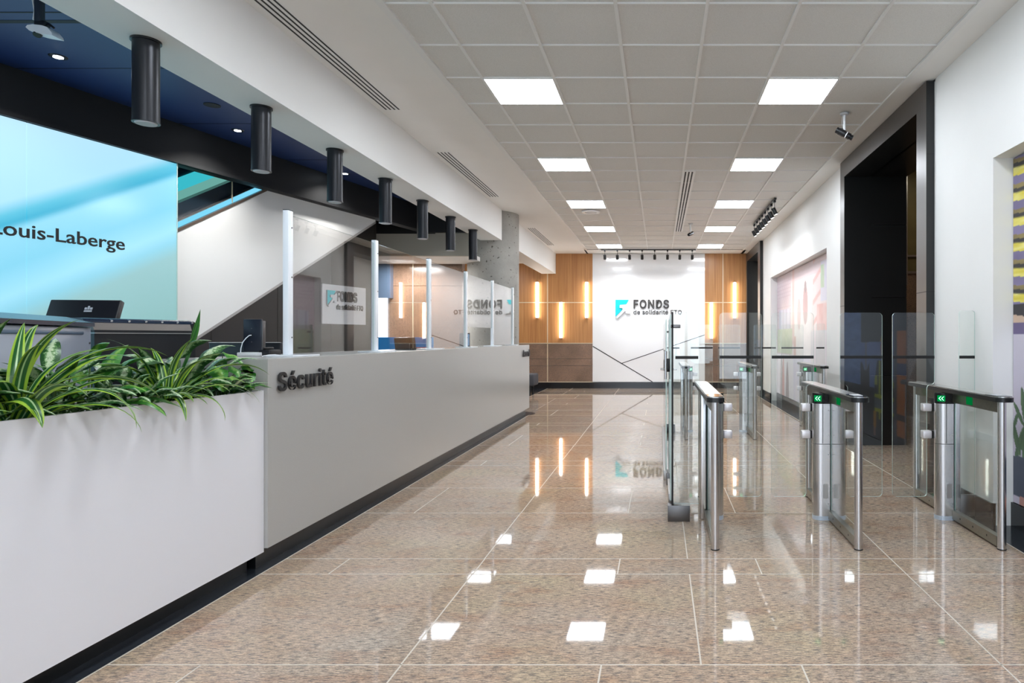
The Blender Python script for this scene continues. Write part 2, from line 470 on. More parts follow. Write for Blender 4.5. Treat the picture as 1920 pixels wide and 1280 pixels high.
# recess: cut the floor part back so that the black base stands inside it
def portal(y0, y1, oy0, oy1, name, inner_x):
    zo = 3.32; fr = MB(); X0 = 2.29
    fr.box(X0, 2.62, y0, oy0, 0, ZC - 0.012); fr.box(X0, 2.62, oy1, y1, 0, ZC - 0.012); fr.box(X0, 2.62, oy0, oy1, zo, ZC - 0.012)
    # faces turned to the hall are brushed dark steel; the rest is black
    for i, f in enumerate(fr.f):
        if all(abs(fr.v[k][0] - X0) < 1e-5 for k in f): fr.mi[i] = 1
    o = struct(name, fr, ['portal_black', 'dark_steel'], smooth=False)
    sm = MB()
    for z in (1.72, ) : sm.box(X0 - 0.001, X0 + 0.002, y0, oy0, z, z + 0.006); sm.box(X0 - 0.001, X0 + 0.002, oy1, y1, z, z + 0.006)
    sm.box(X0, XW, y0 - 0.001, y0 + 0.002, 1.72, 1.726); sm.box(X0, XW, y0 - 0.001, y0 + 0.002, 2.9, 2.906)
    s_ = sm.build('seam', 'near_black', o); s_['kind'] = 'structure'
    jm = MB()
    for z0, z1 in ((0, 0.86), (0.866, 1.82), (1.826, 2.72), (2.726, zo)):
        jm.box(2.62, inner_x, oy1, oy1 + 0.12, z0, z1)
    jm.box(2.62, inner_x, oy1 + 0.02, oy1 + 0.12, 0, zo)
    jm.box(2.60, inner_x, y0, oy1 + 0.1, zo, zo + 0.1)
    struct('wall_passage', jm, 'portal_black', smooth=False)
portal(5.52, 8.14, 5.73, 7.965, 'door_1', 3.06)
portal(14.63, 16.94, 14.94, 16.78, 'door_2', 3.4)
# side lobby beyond the near portal
lb = MB(); lb.box(3.0, 6.5, 10.8, 10.9, 0, 1.62); lb.box(4.9, 5.0, 4.4, 10.9, 0, 4.2); lb.box(2.66, 5.0, 4.3, 4.4, 0, 4.2)
struct('wall_lobby', lb, 'granite_wall')
lw = MB(); lw.box(3.0, 5, 10.78, 10.9, 2.42, 4.3); struct('wall_lobby', lw, 'lobby_panel')
lt = MB(); lt.box(3.0, 5, 10.77, 10.82, 1.62, 2.42); struct('wall_lobby', lt, 'granite_wall')
lt = MB(); lt.box(3.0, 5, 10.75, 10.82, 2.40, 2.44); lt.box(4.10, 4.13, 10.7, 10.73, 2.2, 4.2); lt.box(3, 5, 10.75, 10.8, 2.68, 2.71)
struct('trim_lobby', lt, 'brushed_steel')
lc = MB(); lc.box(2.66, 5.0, 4.3, 16.9, 4.2, 4.3); struct('ceiling_lobby', lc, 'ceiling_white')
lw = MB(); lw.box(2.66, 2.7, 8.1, 16.9, 0, 4.2); lw.box(2.66, 3.06, 8.1, 8.12, 3.42, 4.2); struct('wall_lobby', lw, 'wall_white')

# ceilings
ct = MB(); ct.box(-1.83, 2.12, YB, 16.2, ZC + 0.012, ZC + 0.1)
struct('ceiling', ct, 'ceiling_tile')
tee = MB()
XG = [-1.51 + 0.61 * i for i in range(6)]
for x in XG: tee.box(x - 0.012, x + 0.012, YB, 16.2, ZC, ZC + 0.014)
y = 5.494 - 0.61 * 17
while y < 16.2:
    tee.box(-1.83, 2.12, y - 0.006, y + 0.006, ZC + 0.002, ZC + 0.014); y += 0.61
tee.box(-1.87, -1.815, YB, 16.2, ZC - 0.006, ZC + 0.014); tee.box(2.105, 2.15, YB, 16.2, ZC - 0.006, ZC + 0.014)
struct('trim_and_shade_ceiling', tee, 'tee_white')
cd = MB(); cd.box(XB1 - 0.02, -1.86, YB, YF, ZC, ZC + 0.1); cd.box(2.14, 2.66, YB, YF, ZC, ZC + 0.1); cd.box(-1.9, 2.2, 16.225, YF, ZC, ZC + 0.1)
cd.box(-3.7, XB1, 11.12, 12.38, ZC, ZC + 0.1)
struct('ceiling', cd, 'ceiling_white')
sl = MB(); sl.box(-1.86, 2.1, 16.195, 16.23, ZC + 0.008, ZC + 0.1); struct('trim_and_shade_ceiling', sl, 'slot_shade_black')  # black strip standing in for the shadow at the ceiling step
bm_ = MB(); bm_.box(XB0, XB1, YB, 11.12, ZB, ZC + 0.1); bm_.box(XB0, XB1, 12.38, YF, ZB, ZC + 0.1)
struct('beam', bm_, 'soffit_white', smooth=False)
# navy tray ceiling, its black fascia and slots
ZT = 3.40
a, b = W(YB, -0.02), W(10.25, -0.02)
tr_ = MB(); tr_.prism([(a[0] - 0.5, a[1]), (XB0 + 0.01, YB), (XB0 + 0.01, 10.25), (b[0] - 0.3, 10.25)], 'z', ZT, ZT + 0.1)
struct('ceiling_desk', tr_, 'navy_ceiling')
sm = MB()
for yy, h in ((4.10, 0.006), (4.22, 0.02), (4.952, 0.003), (6.23, 0.003), (7.5, 0.003)): sm.box(W(yy)[0], XB0, yy - h, yy + h, ZT - 0.002, ZT + 0.01)
struct('trim_desk_ceiling', sm, 'slot_shade_black')
fa = MB()
def wprism(y0, y1, o0, o1, z0, z1, mb):
    p, q, r, s_ = W(y0, o0), W(y1, o0), W(y1, o1), W(y0, o1)
    mb.prism([p, q, r, s_], 'z', z0, z1)
wprism(YB, 10.25, 0, 0.12, ZB, ZT + 0.05, fa); wprism(YB, 10.25, -0.025, 0.02, ZB, ZB + 0.035, fa)
fa.box(-3.8, XB0, 10.25, 10.33, ZB, ZT + 0.05)
struct('fascia_beam', fa, 'near_black', smooth=False)
# olive bulkhead and low soffit beyond the desk
ol = MB(); ol.box(-4.62, -3.0, 10.36, 10.44, 2.646, 3.5); struct('wall_rear', ol, 'olive_paint')
so = MB(); so.box(-6.4, -3.1, 10.44, 11.5, 2.646, 2.72); so.box(-6.4, -3.05, 11.5, YF, 3.28, 3.36); struct('ceiling_rear', so, 'ceiling_white')
gp = MB(); gp.box(-5.9, -3.56, 11.62, 11.8, 0, 2.26); gp.box(-5.9, -3.56, 11.62, 11.8, 2.268, 3.28); struct('wall_rear', gp, 'granite_wall')
gp = MB(); gp.box(-4.45, -4.435, 11.61, 11.63, 0, 3.28); struct('trim_rear', gp, 'brass_trim')
wn = MB(); wn.box(-5.05, -4.90, 11.56, 11.62, 0.9, 2.04); o = struct('window_1', wn, 'window_day')
wn = MB(); wn.box(-5.12, -4.80, 11.5, 11.62, 2.04, 2.72); struct('wall_rear', wn, 'steel_blue')
# enclosing walls behind and left
lwall = MB(); lwall.box(-6.6, -6.4, 7.5, YF, 0, ZC + 0.8); struct('wall_left', lwall, 'olive_paint')
bk = MB(); bk.box(-9, 2.66, YB - 0.2, YB, 0, ZC + 0.2); struct('wall_back', bk, 'wall_white')
wn = MB(); wn.box(-3.6, 2.0, YB - 0.002, YB + 0.006, 0.4, 3.2); struct('fill_window', wn, 'fill_glow')  # glowing pane added out of view as fill light for the hall
mf = MB()
for x_ in (-3.6, -2.2, -0.8, 0.6, 2.0): mf.box(x_ - 0.03, x_ + 0.03, YB, YB + 0.05, 0.0, 3.25)
mf.box(-3.63, 2.03, YB, YB + 0.05, 3.2, 3.26); mf.box(-3.63, 2.03, YB, YB + 0.05, 0.34, 0.4)
struct('fill_window', mf, 'portal_black')
bx = MB(); bx.box(5.0, 6.5, 4.3, YF, -0.01, 4.4); struct('wall_outer', bx, 'near_black')

# ------------------------------------------------------------------ backlit glass wall, moving stair
sw0, sw1 = YB, 6.209
gw = MB()
d = Vector((0.2277, 0.9737, 0)).normalized(); nrm = Vector((-0.9737, 0.2277, 0))
# object space: X = distance along the wall from its far end, Z = height
def wall_obj(name, mb, mats, kind=True):
    o = mb.build(name, mats)
    M = Matrix.Identity(4)
    for i in range(3): M[i][0] = d[i]; M[i][1] = nrm[i]; M[i][2] = (0, 0, 1)[i]
    p = W(sw1); M[0][3], M[1][3], M[2][3] = p[0], p[1], 0
    o.matrix_world = M
    if kind: o['kind'] = 'structure'
    return o
joints = [0.0, -1.222, -2.72, -4.22, -5.72, -7.22, -8.72, -11.5]
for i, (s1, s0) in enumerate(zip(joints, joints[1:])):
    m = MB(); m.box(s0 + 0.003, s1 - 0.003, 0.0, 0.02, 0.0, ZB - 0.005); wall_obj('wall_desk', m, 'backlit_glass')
m = MB(); m.box(-11.5, 0, 0.025, 0.06, 0, ZB); wall_obj('wall_desk', m, 'steel_blue')
m = MB(); m.box(-0.001, 0.008, -0.002, 0.022, 0, ZB); wall_obj('trim_desk_glass', m, 'glass_edge')
# moving stair: side cladding and layered balustrades, along the same direction
def slope_z(s, z0): return z0 + 0.60 * s
st = thing('moving_stair', (W(7.5)[0] - 0.2, W(7.5)[1], 0), 'moving stair with a white side panel climbing behind the security desk', 'escalator')
def stair_part(name, s0, s1, lo, hi, o0, o1, mat):
    """parallelogram slab; s along the wall, lo/hi heights at s=0"""
    mb = MB(); vs = []
    for o_ in (o0, o1):
        for s_, zz in ((s0, lo), (s1, lo), (s1, hi), (s0, hi)):
            p = Vector((*W(sw1), 0)) + d * s_ + nrm * o_; vs.append((p.x, p.y, slope_z(s_, zz)))
    mb.add(vs, [(0, 1, 2, 3), (7, 6, 5, 4), (0, 4, 5, 1), (1, 5, 6, 2), (2, 6, 7, 3), (3, 7, 4, 0)])
    return mb.build(name, mat, st)
stair_part('side_panel', -2.6, 3.05, 1.16, 2.31, 0.10, 0.9, 'soffit_white')
stair_part('edge_trim', -2.6, 3.05, 2.31, 2.34, 0.095, 0.3, 'stair_brown')
stair_part('edge_trim', -2.6, 3.05, 1.13, 1.16, 0.095, 0.9, 'plate_steel')
stair_part('skirt_light', -2.0, 1.3, 2.345, 2.385, 0.12, 0.3, 'blue_glow')
stair_part('skirt_trim', -2.0, 1.3, 2.395, 2.40, 0.14, 0.3, 'plate_steel')
stair_part('skirt', -2.0, 1.2, 2.40, 2.555, 0.22, 0.4, 'escalator_dark')
stair_part('light_band', -2.0, 1.1, 2.555, 2.61, 0.32, 0.5, 'mint_glow')
stair_part('light_band', -2.0, 1.1, 2.62, 2.74, 0.42, 0.6, 'teal_glow')
stair_part('balustrade', -2.0, 1.1, 2.745, 2.85, 0.5, 0.7, 'escalator_dark')
stair_part('light_band', -2.0, 1.1, 2.86, 2.95, 0.6, 0.8, 'teal_glow')
stair_part('light_band', -2.0, 1.1, 2.96, 3.30, 0.7, 0.9, 'mint_glow')
p = Vector((*W(sw1), 0)) + d * 0.72 + nrm * 0.12
mb = MB(); mb.box(p.x - 0.004, p.x + 0.004, p.y, p.y + 0.01, slope_z(0.72, 2.35), 3.05); mb.build('glass_joint', 'brass_trim', st)
# dark wall below it and black return
dk = MB()
for i in range(9):
    y0 = 2.6 + 0.92 * i; y1 = min(y0 + 0.915, 10.0)
    if y0 < 10: wprism(y0, y1, 0.72, 0.80, 0, 3.4, dk)
struct('wall_desk', dk, 'dark_panel', smooth=False)
dk = MB(); wprism(YB, 10.0, 0.80, 0.86, 0, 4, dk); dk.box(-7.5, -3.6, 10.33, 10.355, 3.0, 4); struct('wall_desk', dk, 'near_black')
dc = MB(); dc.box(-9, -3.9, YB, 10.3, 3.5, 3.6); struct('ceiling_stair', dc, 'near_black')

# ------------------------------------------------------------------ column
cm = MB(); cm.cyl((-2.985, 11.58, 0), (-2.985, 11.58, ZC), 0.452, seg=64)
struct('pillar', cm, 'concrete')

# ------------------------------------------------------------------ wall lettering on the glass
lt_ = thing('wall_lettering', (*W(5.3, -0.01), 2.1), 'black raised letters reading Louis-Laberge on the backlit blue glass', 'sign')
pr = Vector(W(5.733, -0.004, 2.106))
letters('letters', 'Louis-Laberge', pr - d * 0.965, d, (0, 0, 1), 0.965, 0.108, 0.005, 'letter_black', lt_, 0.010)

# ------------------------------------------------------------------ counter
XC = -2.24; ZCT = 1.2035
ctr = thing('reception_counter', (-2.5, 7.4, 0), 'long grey stone reception counter with a black recessed base', 'counter')
m = MB(); m.box(XC - 0.03, XC, 3.683, 11.1, 0.125, ZCT); m.build('front_panel', 'counter_grey', ctr)
m = MB(); m.box(-2.85, XC - 0.03, 3.683, 3.72, 0.125, ZCT); m.build('end_panel', 'counter_grey', ctr)
m = MB(); m.box(-2.85, XC - 0.03, 11.07, 11.1, 0.125, ZCT); m.build('end_panel', 'counter_grey', ctr)
m = MB(); m.box(-2.85, XC - 0.002, 3.69, 11.098, ZCT, ZCT + 0.003); m.box(-2.85, XC - 0.031, 3.73, 11.06, ZCT - 0.04, ZCT); m.build('top', 'counter_top', ctr)
m = MB(); m.box(-2.8, -2.32, 3.70, 11.16, 0.0, 0.125); m.build('base', 'black_satin', ctr)
m = MB(); m.box(-2.88, -2.85, 3.683, 11.1, 0, ZCT); m.build('back_panel', 'counter_grey', ctr)
m = MB(); m.box(-3.55, -2.89, 4.75, 11.0, 0.72, 0.75); m.build('worktop', 'counter_top', ctr)
for y_ in (4.8, 7.5, 10.9):
    m = MB(); m.box(-3.5, -2.9, y_, y_ + 0.04, 0, 0.72); m.build('support', 'dark_plastic', ctr)
def counter_sign(y0, y1, text, label):
    o = thing('counter_lettering', (XC, y0, 1.01), label, 'sign')
    letters('letters', text, (XC + 0.008, y0, 1.012), (0, 1, 0), (0, 0, 1), y1 - y0, 0.114, 0.012, 'letter_black', o, 0.013, ref='S', font=SANS, spacing=1.08)
    return o
counter_sign(3.762, 4.388, 'S\u00e9curit\u00e9', 'black raised letters reading S\u00e9curit\u00e9 on the counter front')
counter_sign(10.53, 11.07, 'Accueil', 'black raised letters reading Accueil at the far end of the counter')

# protective screens
ysn = [4.162 + 1.273 * i for i in range(6)]
XS = -2.40
for i, yy in enumerate(ysn):
    o = thing('screen_post', (XS, yy, ZCT), 'white square post holding the clear screens, %s from the Securite end' % ORD[i], 'post', 'posts of the counter screens')
    m = MB(); m.rbox(XS - 0.018, XS + 0.018, yy - 0.028, yy + 0.028, ZCT + 0.014, 2.149, 0.003); m.build('pole', 'post_white', o)
    m = MB(); m.box(XS - 0.018, XS + 0.018, yy - 0.028, yy + 0.028, 2.149, 2.153); m.build('cap', 'dark_plastic', o)
    m = MB(); m.rbox(XS - 0.1, XS + 0.09, yy - 0.10, yy + 0.22 if i < 5 else yy + 0.06, ZCT + 0.003, ZCT + 0.014, 0.002); m.build('foot_plate', 'acrylic_base', o)
    for z in (1.33, 1.72, 2.04):
        m = MB(); m.cyl((XS + 0.017, yy + 0.012, z), (XS + 0.021, yy + 0.012, z), 0.005, seg=10); m.build('bolt', 'dark_steel', o)
for i in range(5):
    m = MB(); z0 = ZCT + 0.02 if i != 3 else 1.466
    m.prism([(ysn[i] + 0.03, z0), (ysn[i + 1] - 0.03, z0), (ysn[i + 1] - 0.03, 2.125), (ysn[i] + 0.03, 2.125)], 'x', XS - 0.003, XS + 0.003, 0, 1)
    o = m.build('protective_screen', ['acrylic', 'glass_edge'])
    tag(o, ['clear screen pane between the first and second white posts', 'clear screen pane between the second and third white posts', 'clear screen pane between the third and fourth white posts',
            'clear screen pane with a pass-through gap below it', 'last clear screen pane beside the concrete column'][i], 'screen', 'clear screens on the counter')

# ------------------------------------------------------------------ planter
pl = thing('planter_box', (-2.5, 2.4, 0), 'long white planter box full of green plants beside the counter', 'planter')
PX0, PX1, PY0, PY1 = -2.66, -2.26, 0.9, 3.68
def ptop(y): return 1.027 + (3.68 - y) * 0.0088
m = MB(); m.prism([(PY0, 0.104), (PY1, 0.104), (PY1, ptop(PY1)), (PY0, ptop(PY0))], 'x', PX1 - 0.02, PX1)
m.prism([(PY0, 0.104), (PY1, 0.104), (PY1, ptop(PY1)), (PY0, ptop(PY0))], 'x', PX0, PX0 + 0.02)
m.box(PX0 + 0.02, PX1 - 0.02, PY0, PY0 + 0.02, 0.104, 1.03); m.box(PX0 + 0.02, PX1 - 0.02, PY1 - 0.02, PY1 - 0.001, 0.104, 1.02); m.box(PX0 + 0.02, PX1 - 0.02, PY0, PY1 - 0.02, 0.104, 0.15)
m.build('box', 'planter_white', pl, smooth=False)
m = MB(); m.box(PX0, -2.345, PY0, 3.66, 0, 0.104); m.build('base', 'black_satin', pl)
m = MB(); m.box(PX0 + 0.02, PX1 - 0.02, PY0 + 0.02, PY1 - 0.02, 0.85, 0.93); m.build('soil', 'soil', pl)

def leaf_blade(V, F, U, base, az, elev, *a, **k):
    """a blade that clears the planter rim: lifted and steepened until it does, left out if it never does"""
    for t in range(7):
        nv, nf = len(V), len(F)
        blade(V, F, U, (base[0] - 0.006 * t, base[1], base[2] + 0.018 * t), az, elev + 0.12 * t, *a, **k)
        if not any((PX1 - 0.035 < p[0] < PX1 + 0.012 or p[0] < PX0 + 0.03) and 0.08 < p[2] < ptop(p[1]) + 0.004 for p in V[nv:]): return
        del V[nv:]; del U[nv:]; del F[nf:]
def blade(V, F, U, base, az, elev, length, width, droop, seg=12, twist=0.0, shape='strap', fold=0.25, rng=random):
    p = Vector(base); h = Vector((math.cos(az), math.sin(az), 0)); side = Vector((-math.sin(az), math.cos(az), 0))
    o = len(V); e = elev; cols = 5
    for k in range(seg + 1):
        t = k / seg
        if shape == 'strap': wd = width * (min(1, 0.45 + 2.2 * t) if t < 0.25 else 1.0) * (1 - max(0, (t - 0.35) / 0.65) ** 1.8) + 0.0006
        elif shape == 'lance': wd = width * math.sin(PI * min(1, t ** 0.8 * 0.98 + 0.02)) ** 0.85 + 0.0006
        else: wd = width * (math.sin(PI * min(1, t * 0.93 + 0.07)) ** 0.55) * (1 - 0.5 * t) * 1.3 + 0.0006
        dirv = h * math.cos(e) + Vector((0, 0, 1)) * math.sin(e)
        up = dirv.cross(side) * -1
        tw = twist * t; sd = side * math.cos(tw) + up * math.sin(tw); un = up * math.cos(tw) - side * math.sin(tw)
        for c in range(cols):
            u = c / (cols - 1) - 0.5
            V.append(tuple(p + sd * (u * wd) + un * (abs(u) * wd * fold + 0.004 * math.sin(9 * t + 3 * u) * wd / 0.05)))
            U.append((u + 0.5, t))
        p = p + dirv * (length / seg); e -= droop / seg * (0.5 + t)
    for k in range(seg):
        for c in range(cols - 1):
            a_ = o + k * cols + c; F.append((a_, a_ + 1, a_ + cols + 1, a_ + cols))
def leaf_object(name, V, F, U, mat, parent):
    me = bpy.data.meshes.new(name); off = world_loc(parent)
    me.from_pydata([tuple(Vector(p) - off) for p in V], [], F)
    uv = me.uv_layers.new(name='UVMap')
    for lp in me.loops: uv.data[lp.index].uv = U[lp.vertex_index]
    me.materials.append(MATS[mat]); me.shade_smooth()
    o = bpy.data.objects.new(name, me); COL.objects.link(o); o.parent = parent; o['kind'] = 'stuff'; return o
def plant(kind, x, y, sc, n, label, seed, mat, extra=(), cat='plant'):
    R = random.Random(seed); z0 = 0.93
    o = thing({'strap': 'dracaena_plant', 'lance': 'leafy_plant', 'heart': 'vine_plant'}[kind], (x, y, z0), label, cat, 'plants in the white planter')
    V, F, U = [], [], []; sm_ = MB()
    hs = 0.08 * sc if kind == 'strap' else 0.0
    if kind == 'strap': sm_.tube([(x, y, z0 - 0.02), (x + 0.004, y, z0 + hs)], 0.011, 8)
    for i in range(n):
        az = 2.4 * i + R.uniform(-0.3, 0.3)
        f = i / n
        if kind == 'strap':
            el = math.radians(86 - 62 * f + R.uniform(-8, 8)); L = sc * R.uniform(0.34, 0.50) * (0.75 + 0.35 * math.sin(PI * min(1, f + 0.2))); wd = 0.042 * sc * R.uniform(0.8, 1.15)
            zb_ = z0 + hs * (1 - f * 0.9)
            leaf_blade(V, F, U, (x + 0.008 * math.cos(az), y + 0.008 * math.sin(az), zb_), az, el, L, wd, math.radians(R.uniform(75, 130)) * (0.8 + 0.4 * f), 14, R.uniform(-0.5, 0.5), 'strap')
        elif kind == 'lance':
            r = 0.03 + 0.11 * sc * math.sqrt(f); hgt = sc * R.uniform(0.10, 0.26) * (1.15 - 0.75 * f)
            bx_, by_ = x + r * math.cos(az), y + r * math.sin(az); b0 = (x + 0.25 * r * math.cos(az), y + 0.25 * r * math.sin(az), z0 - 0.01)
            sm_.tube([b0, ((b0[0] * .4 + bx_ * .6), (b0[1] * .4 + by_ * .6), z0 + hgt * 0.6), (bx_, by_, z0 + hgt)], [0.005, 0.004, 0.003], 6)
            leaf_blade(V, F, U, (bx_, by_, z0 + hgt), az + R.uniform(-0.3, 0.3), math.radians(R.uniform(40, 75) - 45 * f), sc * R.uniform(0.17, 0.27), sc * 0.066 * R.uniform(0.8, 1.15), math.radians(R.uniform(50, 100)), 10, R.uniform(-0.4, 0.4), 'lance', 0.35)
        else:
            r = 0.02 + 0.13 * sc * math.sqrt(f); hgt = sc * R.uniform(0.04, 0.27) * (1.1 - 0.5 * f)
            bx_, by_ = x + r * math.cos(az), y + r * math.sin(az)
            sm_.tube([(x, y, z0 - 0.01), ((x + bx_) / 2, (y + by_) / 2, z0 + hgt * 0.75), (bx_, by_, z0 + hgt)], [0.003, 0.0025, 0.002], 6)
            leaf_blade(V, F, U, (bx_, by_, z0 + hgt), az + R.uniform(-0.6, 0.6), math.radians(R.uniform(-30, 25)), sc * R.uniform(0.07, 0.12), sc * 0.06 * R.uniform(0.8, 1.2), math.radians(60), 8, R.uniform(-0.4, 0.4), 'heart', 0.3)
    for e_ in extra: leaf_blade(V, F, U, (x + e_[0], y + e_[1], e_[2]), math.radians(e_[3]), math.radians(e_[4]), e_[5], e_[6], math.radians(e_[7]), 16, e_[8], 'strap')
    # keep blades out of the planter wall
    for i, p in enumerate(V):
        px, py, pz = p
        if pz < 0.935 and px < PX1: pz = 0.935
        py = min(py, 3.655) if pz < 1.21 else py
        V[i] = (px, py, pz)
    leaf_object('leaves', V, F, U, mat, o)
    st_ = sm_.build('stem', 'stem_green', o); return o
plant('strap', -2.40, 1.95, 1.0, 24, 'striped dracaena at the near end of the planter', 2, 'leaf_striped')
plant('strap', -2.38, 2.37, 1.05, 26, 'largest striped dracaena, spilling over the planter rim near the grey scanner', 11, 'leaf_striped',
      [(0.02, 0.06, 1.05, 10, 42, 0.46, 0.052, 150, 0.2), (0.02, -0.05, 1.09, -20, 25, 0.28, 0.075, 120, 0.1), (0.0, 0.0, 1.03, 62, 62, 0.62, 0.042, 105, 0.3), (0.0, 0.02, 1.03, 80, 55, 0.58, 0.045, 90, -0.3),
       (0.0, 0.0, 1.03, 48, 50, 0.52, 0.042, 120, 0.5), (-0.01, 0, 1.04, 200, 70, 0.5, 0.045, 60, 0.2), (0.0, 0.05, 1.0, 35, 38, 0.42, 0.036, 130, -0.2), (0.02, 0.0, 1.05, -60, 55, 0.4, 0.05, 110, 0.2)])
plant('lance', -2.52, 2.30, 1.05, 22, 'broad leaved mottled plant behind the largest dracaena', 5, 'leaf_mottled')
plant('lance', -2.47, 2.60, 1.0, 24, 'leafy green plant between the grey scanner and planter rim', 6, 'leaf_mottled')
plant('lance', -2.50, 2.80, 1.0, 24, 'dark green leafy plant in the middle of the planter', 8, 'leaf_plain')
plant('lance', -2.38, 2.87, 0.85, 22, 'pale green mottled plant low in the middle of the planter', 9, 'leaf_mottled')
plant('strap', -2.37, 3.09, 0.92, 24, 'smaller striped dracaena drooping over the rim before the black hood', 14, 'leaf_striped',
      [(0.02, 0.0, 1.02, 5, 30, 0.34, 0.042, 140, 0.2), (0.02, 0.03, 1.03, 40, 35, 0.42, 0.038, 115, -0.2), (0.02, 0.03, 1.04, 55, 50, 0.50, 0.036, 105, 0.3), (0, 0, 1.04, -110, 60, 0.42, 0.04, 100, 0.3), (0.02, -0.02, 1.02, -35, 30, 0.30, 0.04, 130, 0.1)])
plant('lance', -2.49, 3.30, 1.2, 26, 'tall pale variegated plant beside the black scanner hood', 21, 'leaf_mottled')
plant('strap', -2.44, 3.33, 0.72, 14, 'slim green dracaena under the tall variegated plant', 31, 'leaf_dark')
plant('lance', -2.38, 3.45, 0.8, 18, 'small mottled plant close to the counter end', 23, 'leaf_mottled')
plant('heart', -2.43, 3.56, 1.15, 40, 'bushy vine with small heart shaped leaves touching the counter', 25, 'leaf_plain')
# one upright blade standing above the rest
V, F, U = [], [], []
o = thing('leafy_plant', (-2.47, 3.42, 0.93), 'single tall green leaf rising above the variegated plant', 'plant', 'plants in the white planter')
leaf_blade(V, F, U, (-2.50, 3.36, 1.15), 0.35, math.radians(72), 0.34, 0.045, math.radians(-8), 12, 0.8, 'strap', 0.35)
leaf_object('leaves', V, F, U, 'leaf_dark', o)
m = MB(); m.tube([(-2.47, 3.42, 0.92), (-2.485, 3.39, 1.05), (-2.50, 3.36, 1.16)], [0.008, 0.007, 0.005], 8); m.build('stem', 'stem_green', o)

# ------------------------------------------------------------------ scanner, hood, monitors
def obox(name, parent, mats, p0, p1, depth, z0, z1, r=0.006, cut=None):
    """box whose front face runs p0-p1 (2-D), going back by depth"""
    a, b = Vector((*p0, 0)), Vector((*p1, 0)); u = (b - a).normalized(); n = Vector((-u.y, u.x, 0))
    M = Matrix.Identity(4)
    for i in range(3): M[i][0] = u[i]; M[i][1] = n[i]
    M[0][3], M[1][3] = a.x, a.y
    m = MB(); m.rbox(0, (b - a).length, 0, depth, z0, z1, r, 2, 0, M)
    return m.build(name, mats, parent)
A0, A1 = (-2.69, 2.62), (-3.10, 3.515)
sc = thing('luggage_scanner', (-3.1, 3.0, 0), 'grey luggage scanner with a dark blue sloping lid behind the planter', 'scanner')
obox('body', sc, 'scanner_grey', A0, A1, 0.8, 0, 1.385, 0.01)
a, b = Vector((*A0, 0)), Vector((*A1, 0)); u = (b - a).normalized(); n = Vector((-u.y, u.x, 0)); L = (b - a).length
prof = [(-0.02, 1.388), (-0.02, 1.408), (0.10, 1.44), (0.70, 1.44), (0.80, 1.40), (0.80, 1.388)]
vs = []
for s_ in (-0.1, L - 0.02):
    for q, z in prof:
        p = a + u * s_ + n * q; vs.append((p.x, p.y, z))
k = len(prof); mb = MB(); mb.add(vs, [tuple(range(k)), tuple(range(2 * k - 1, k - 1, -1))] + [(i, i + k, (i + 1) % k + k, (i + 1) % k) for i in range(k)])
mb.build('lid', 'scanner_lid', sc, smooth=False)
m = MB(); p = a + u * 0.0 + n * (-0.004); M = Matrix.Identity(4)
for i in range(3): M[i][0] = u[i]; M[i][1] = n[i]
M[0][3], M[1][3] = a.x, a.y
m = MB(); m.rbox(0.0, L - 0.12, -0.006, 0.02, 1.345, 1.362, 0.004, 2, 0, M); m.build('recess_strip', 'steel_blue', sc)
m = MB(); m.cyl(tuple(a + u * (L - 0.03) - n * 0.004 + Vector((0, 0, 1.30))), tuple(a + u * (L - 0.03) + n * 0.002 + Vector((0, 0, 1.30))), 0.006, seg=12); m.build('bolt', 'dark_steel', sc)
# dark hood
B0, B1 = Vector((-3.15, 3.59, 0)), Vector((-2.99, 4.15, 0)); ub = (B1 - B0).normalized(); nb = Vector((-ub.y, ub.x, 0)); LB = (B1 - B0).length
hd = thing('scanner_hood', (-3.3, 3.8, 0), 'black ribbed tunnel hood standing beside the grey luggage scanner', 'scanner')
def hslab(name, prof, mat, s0=0.0, s1=LB, sm_=True):
    vs = []
    for s_ in (s0, s1):
        for q, z in prof:
            p = B0 + ub * s_ + nb * q; vs.append((p.x, p.y, z))
    k = len(prof); mb = MB(); mb.add(vs, [tuple(range(k)), tuple(range(2 * k - 1, k - 1, -1))] + [(i, i + k, (i + 1) % k + k, (i + 1) % k) for i in range(k)])
    return mb.build(name, mat, hd, smooth=sm_)
hslab('body', [(0.0, 0), (0.0, 1.352), (0.36, 1.352), (0.36, 0)], 'dark_plastic')
hslab('edge_strip', [(-0.006, 1.352), (-0.006, 1.357), (0.36, 1.357), (0.36, 1.352)], 'plate_steel')
hslab('cover', [(0.0, 1.357), (0.0, 1.372), (0.03, 1.372), (0.03, 1.357)], 'dark_plastic')
hslab('cover_face', [(0.004, 1.372), (0.022, 1.418), (0.34, 1.418), (0.36, 1.36), (0.03, 1.36)], 'hood_tan', 0, LB - 0.02)
cv = [(0.018, 1.414)] + [(0.06 - 0.045 * math.cos(a_), 1.414 + 0.026 * math.sin(a_)) for a_ in [PI / 8 * i for i in range(1, 5)]] + [(0.33, 1.440), (0.36, 1.42), (0.36, 1.41)]
hslab('cover_top', cv, 'scanner_lid', -0.04, LB + 0.0)
m = MB(); mbv = B0 + ub * LB
m.cyl(tuple(mbv + nb * 0.03 + Vector((0, 0, 1.40))), tuple(mbv + nb * 0.34 + Vector((0, 0, 1.40))), 0.034, seg=20); m.build('nose_roll', 'dark_plastic', hd)
for i in range(6):
    p = B0 + ub * (0.10 + 0.095 * i) + nb * 0.024 + Vector((0, 0, 1.424)); m = MB(); m.cyl(tuple(p - nb * 0.008), tuple(p + nb * 0.008 + Vector((0, 0, 0.006))), 0.007, 0.005, seg=10); m.build('rivet', 'brushed_steel', hd)
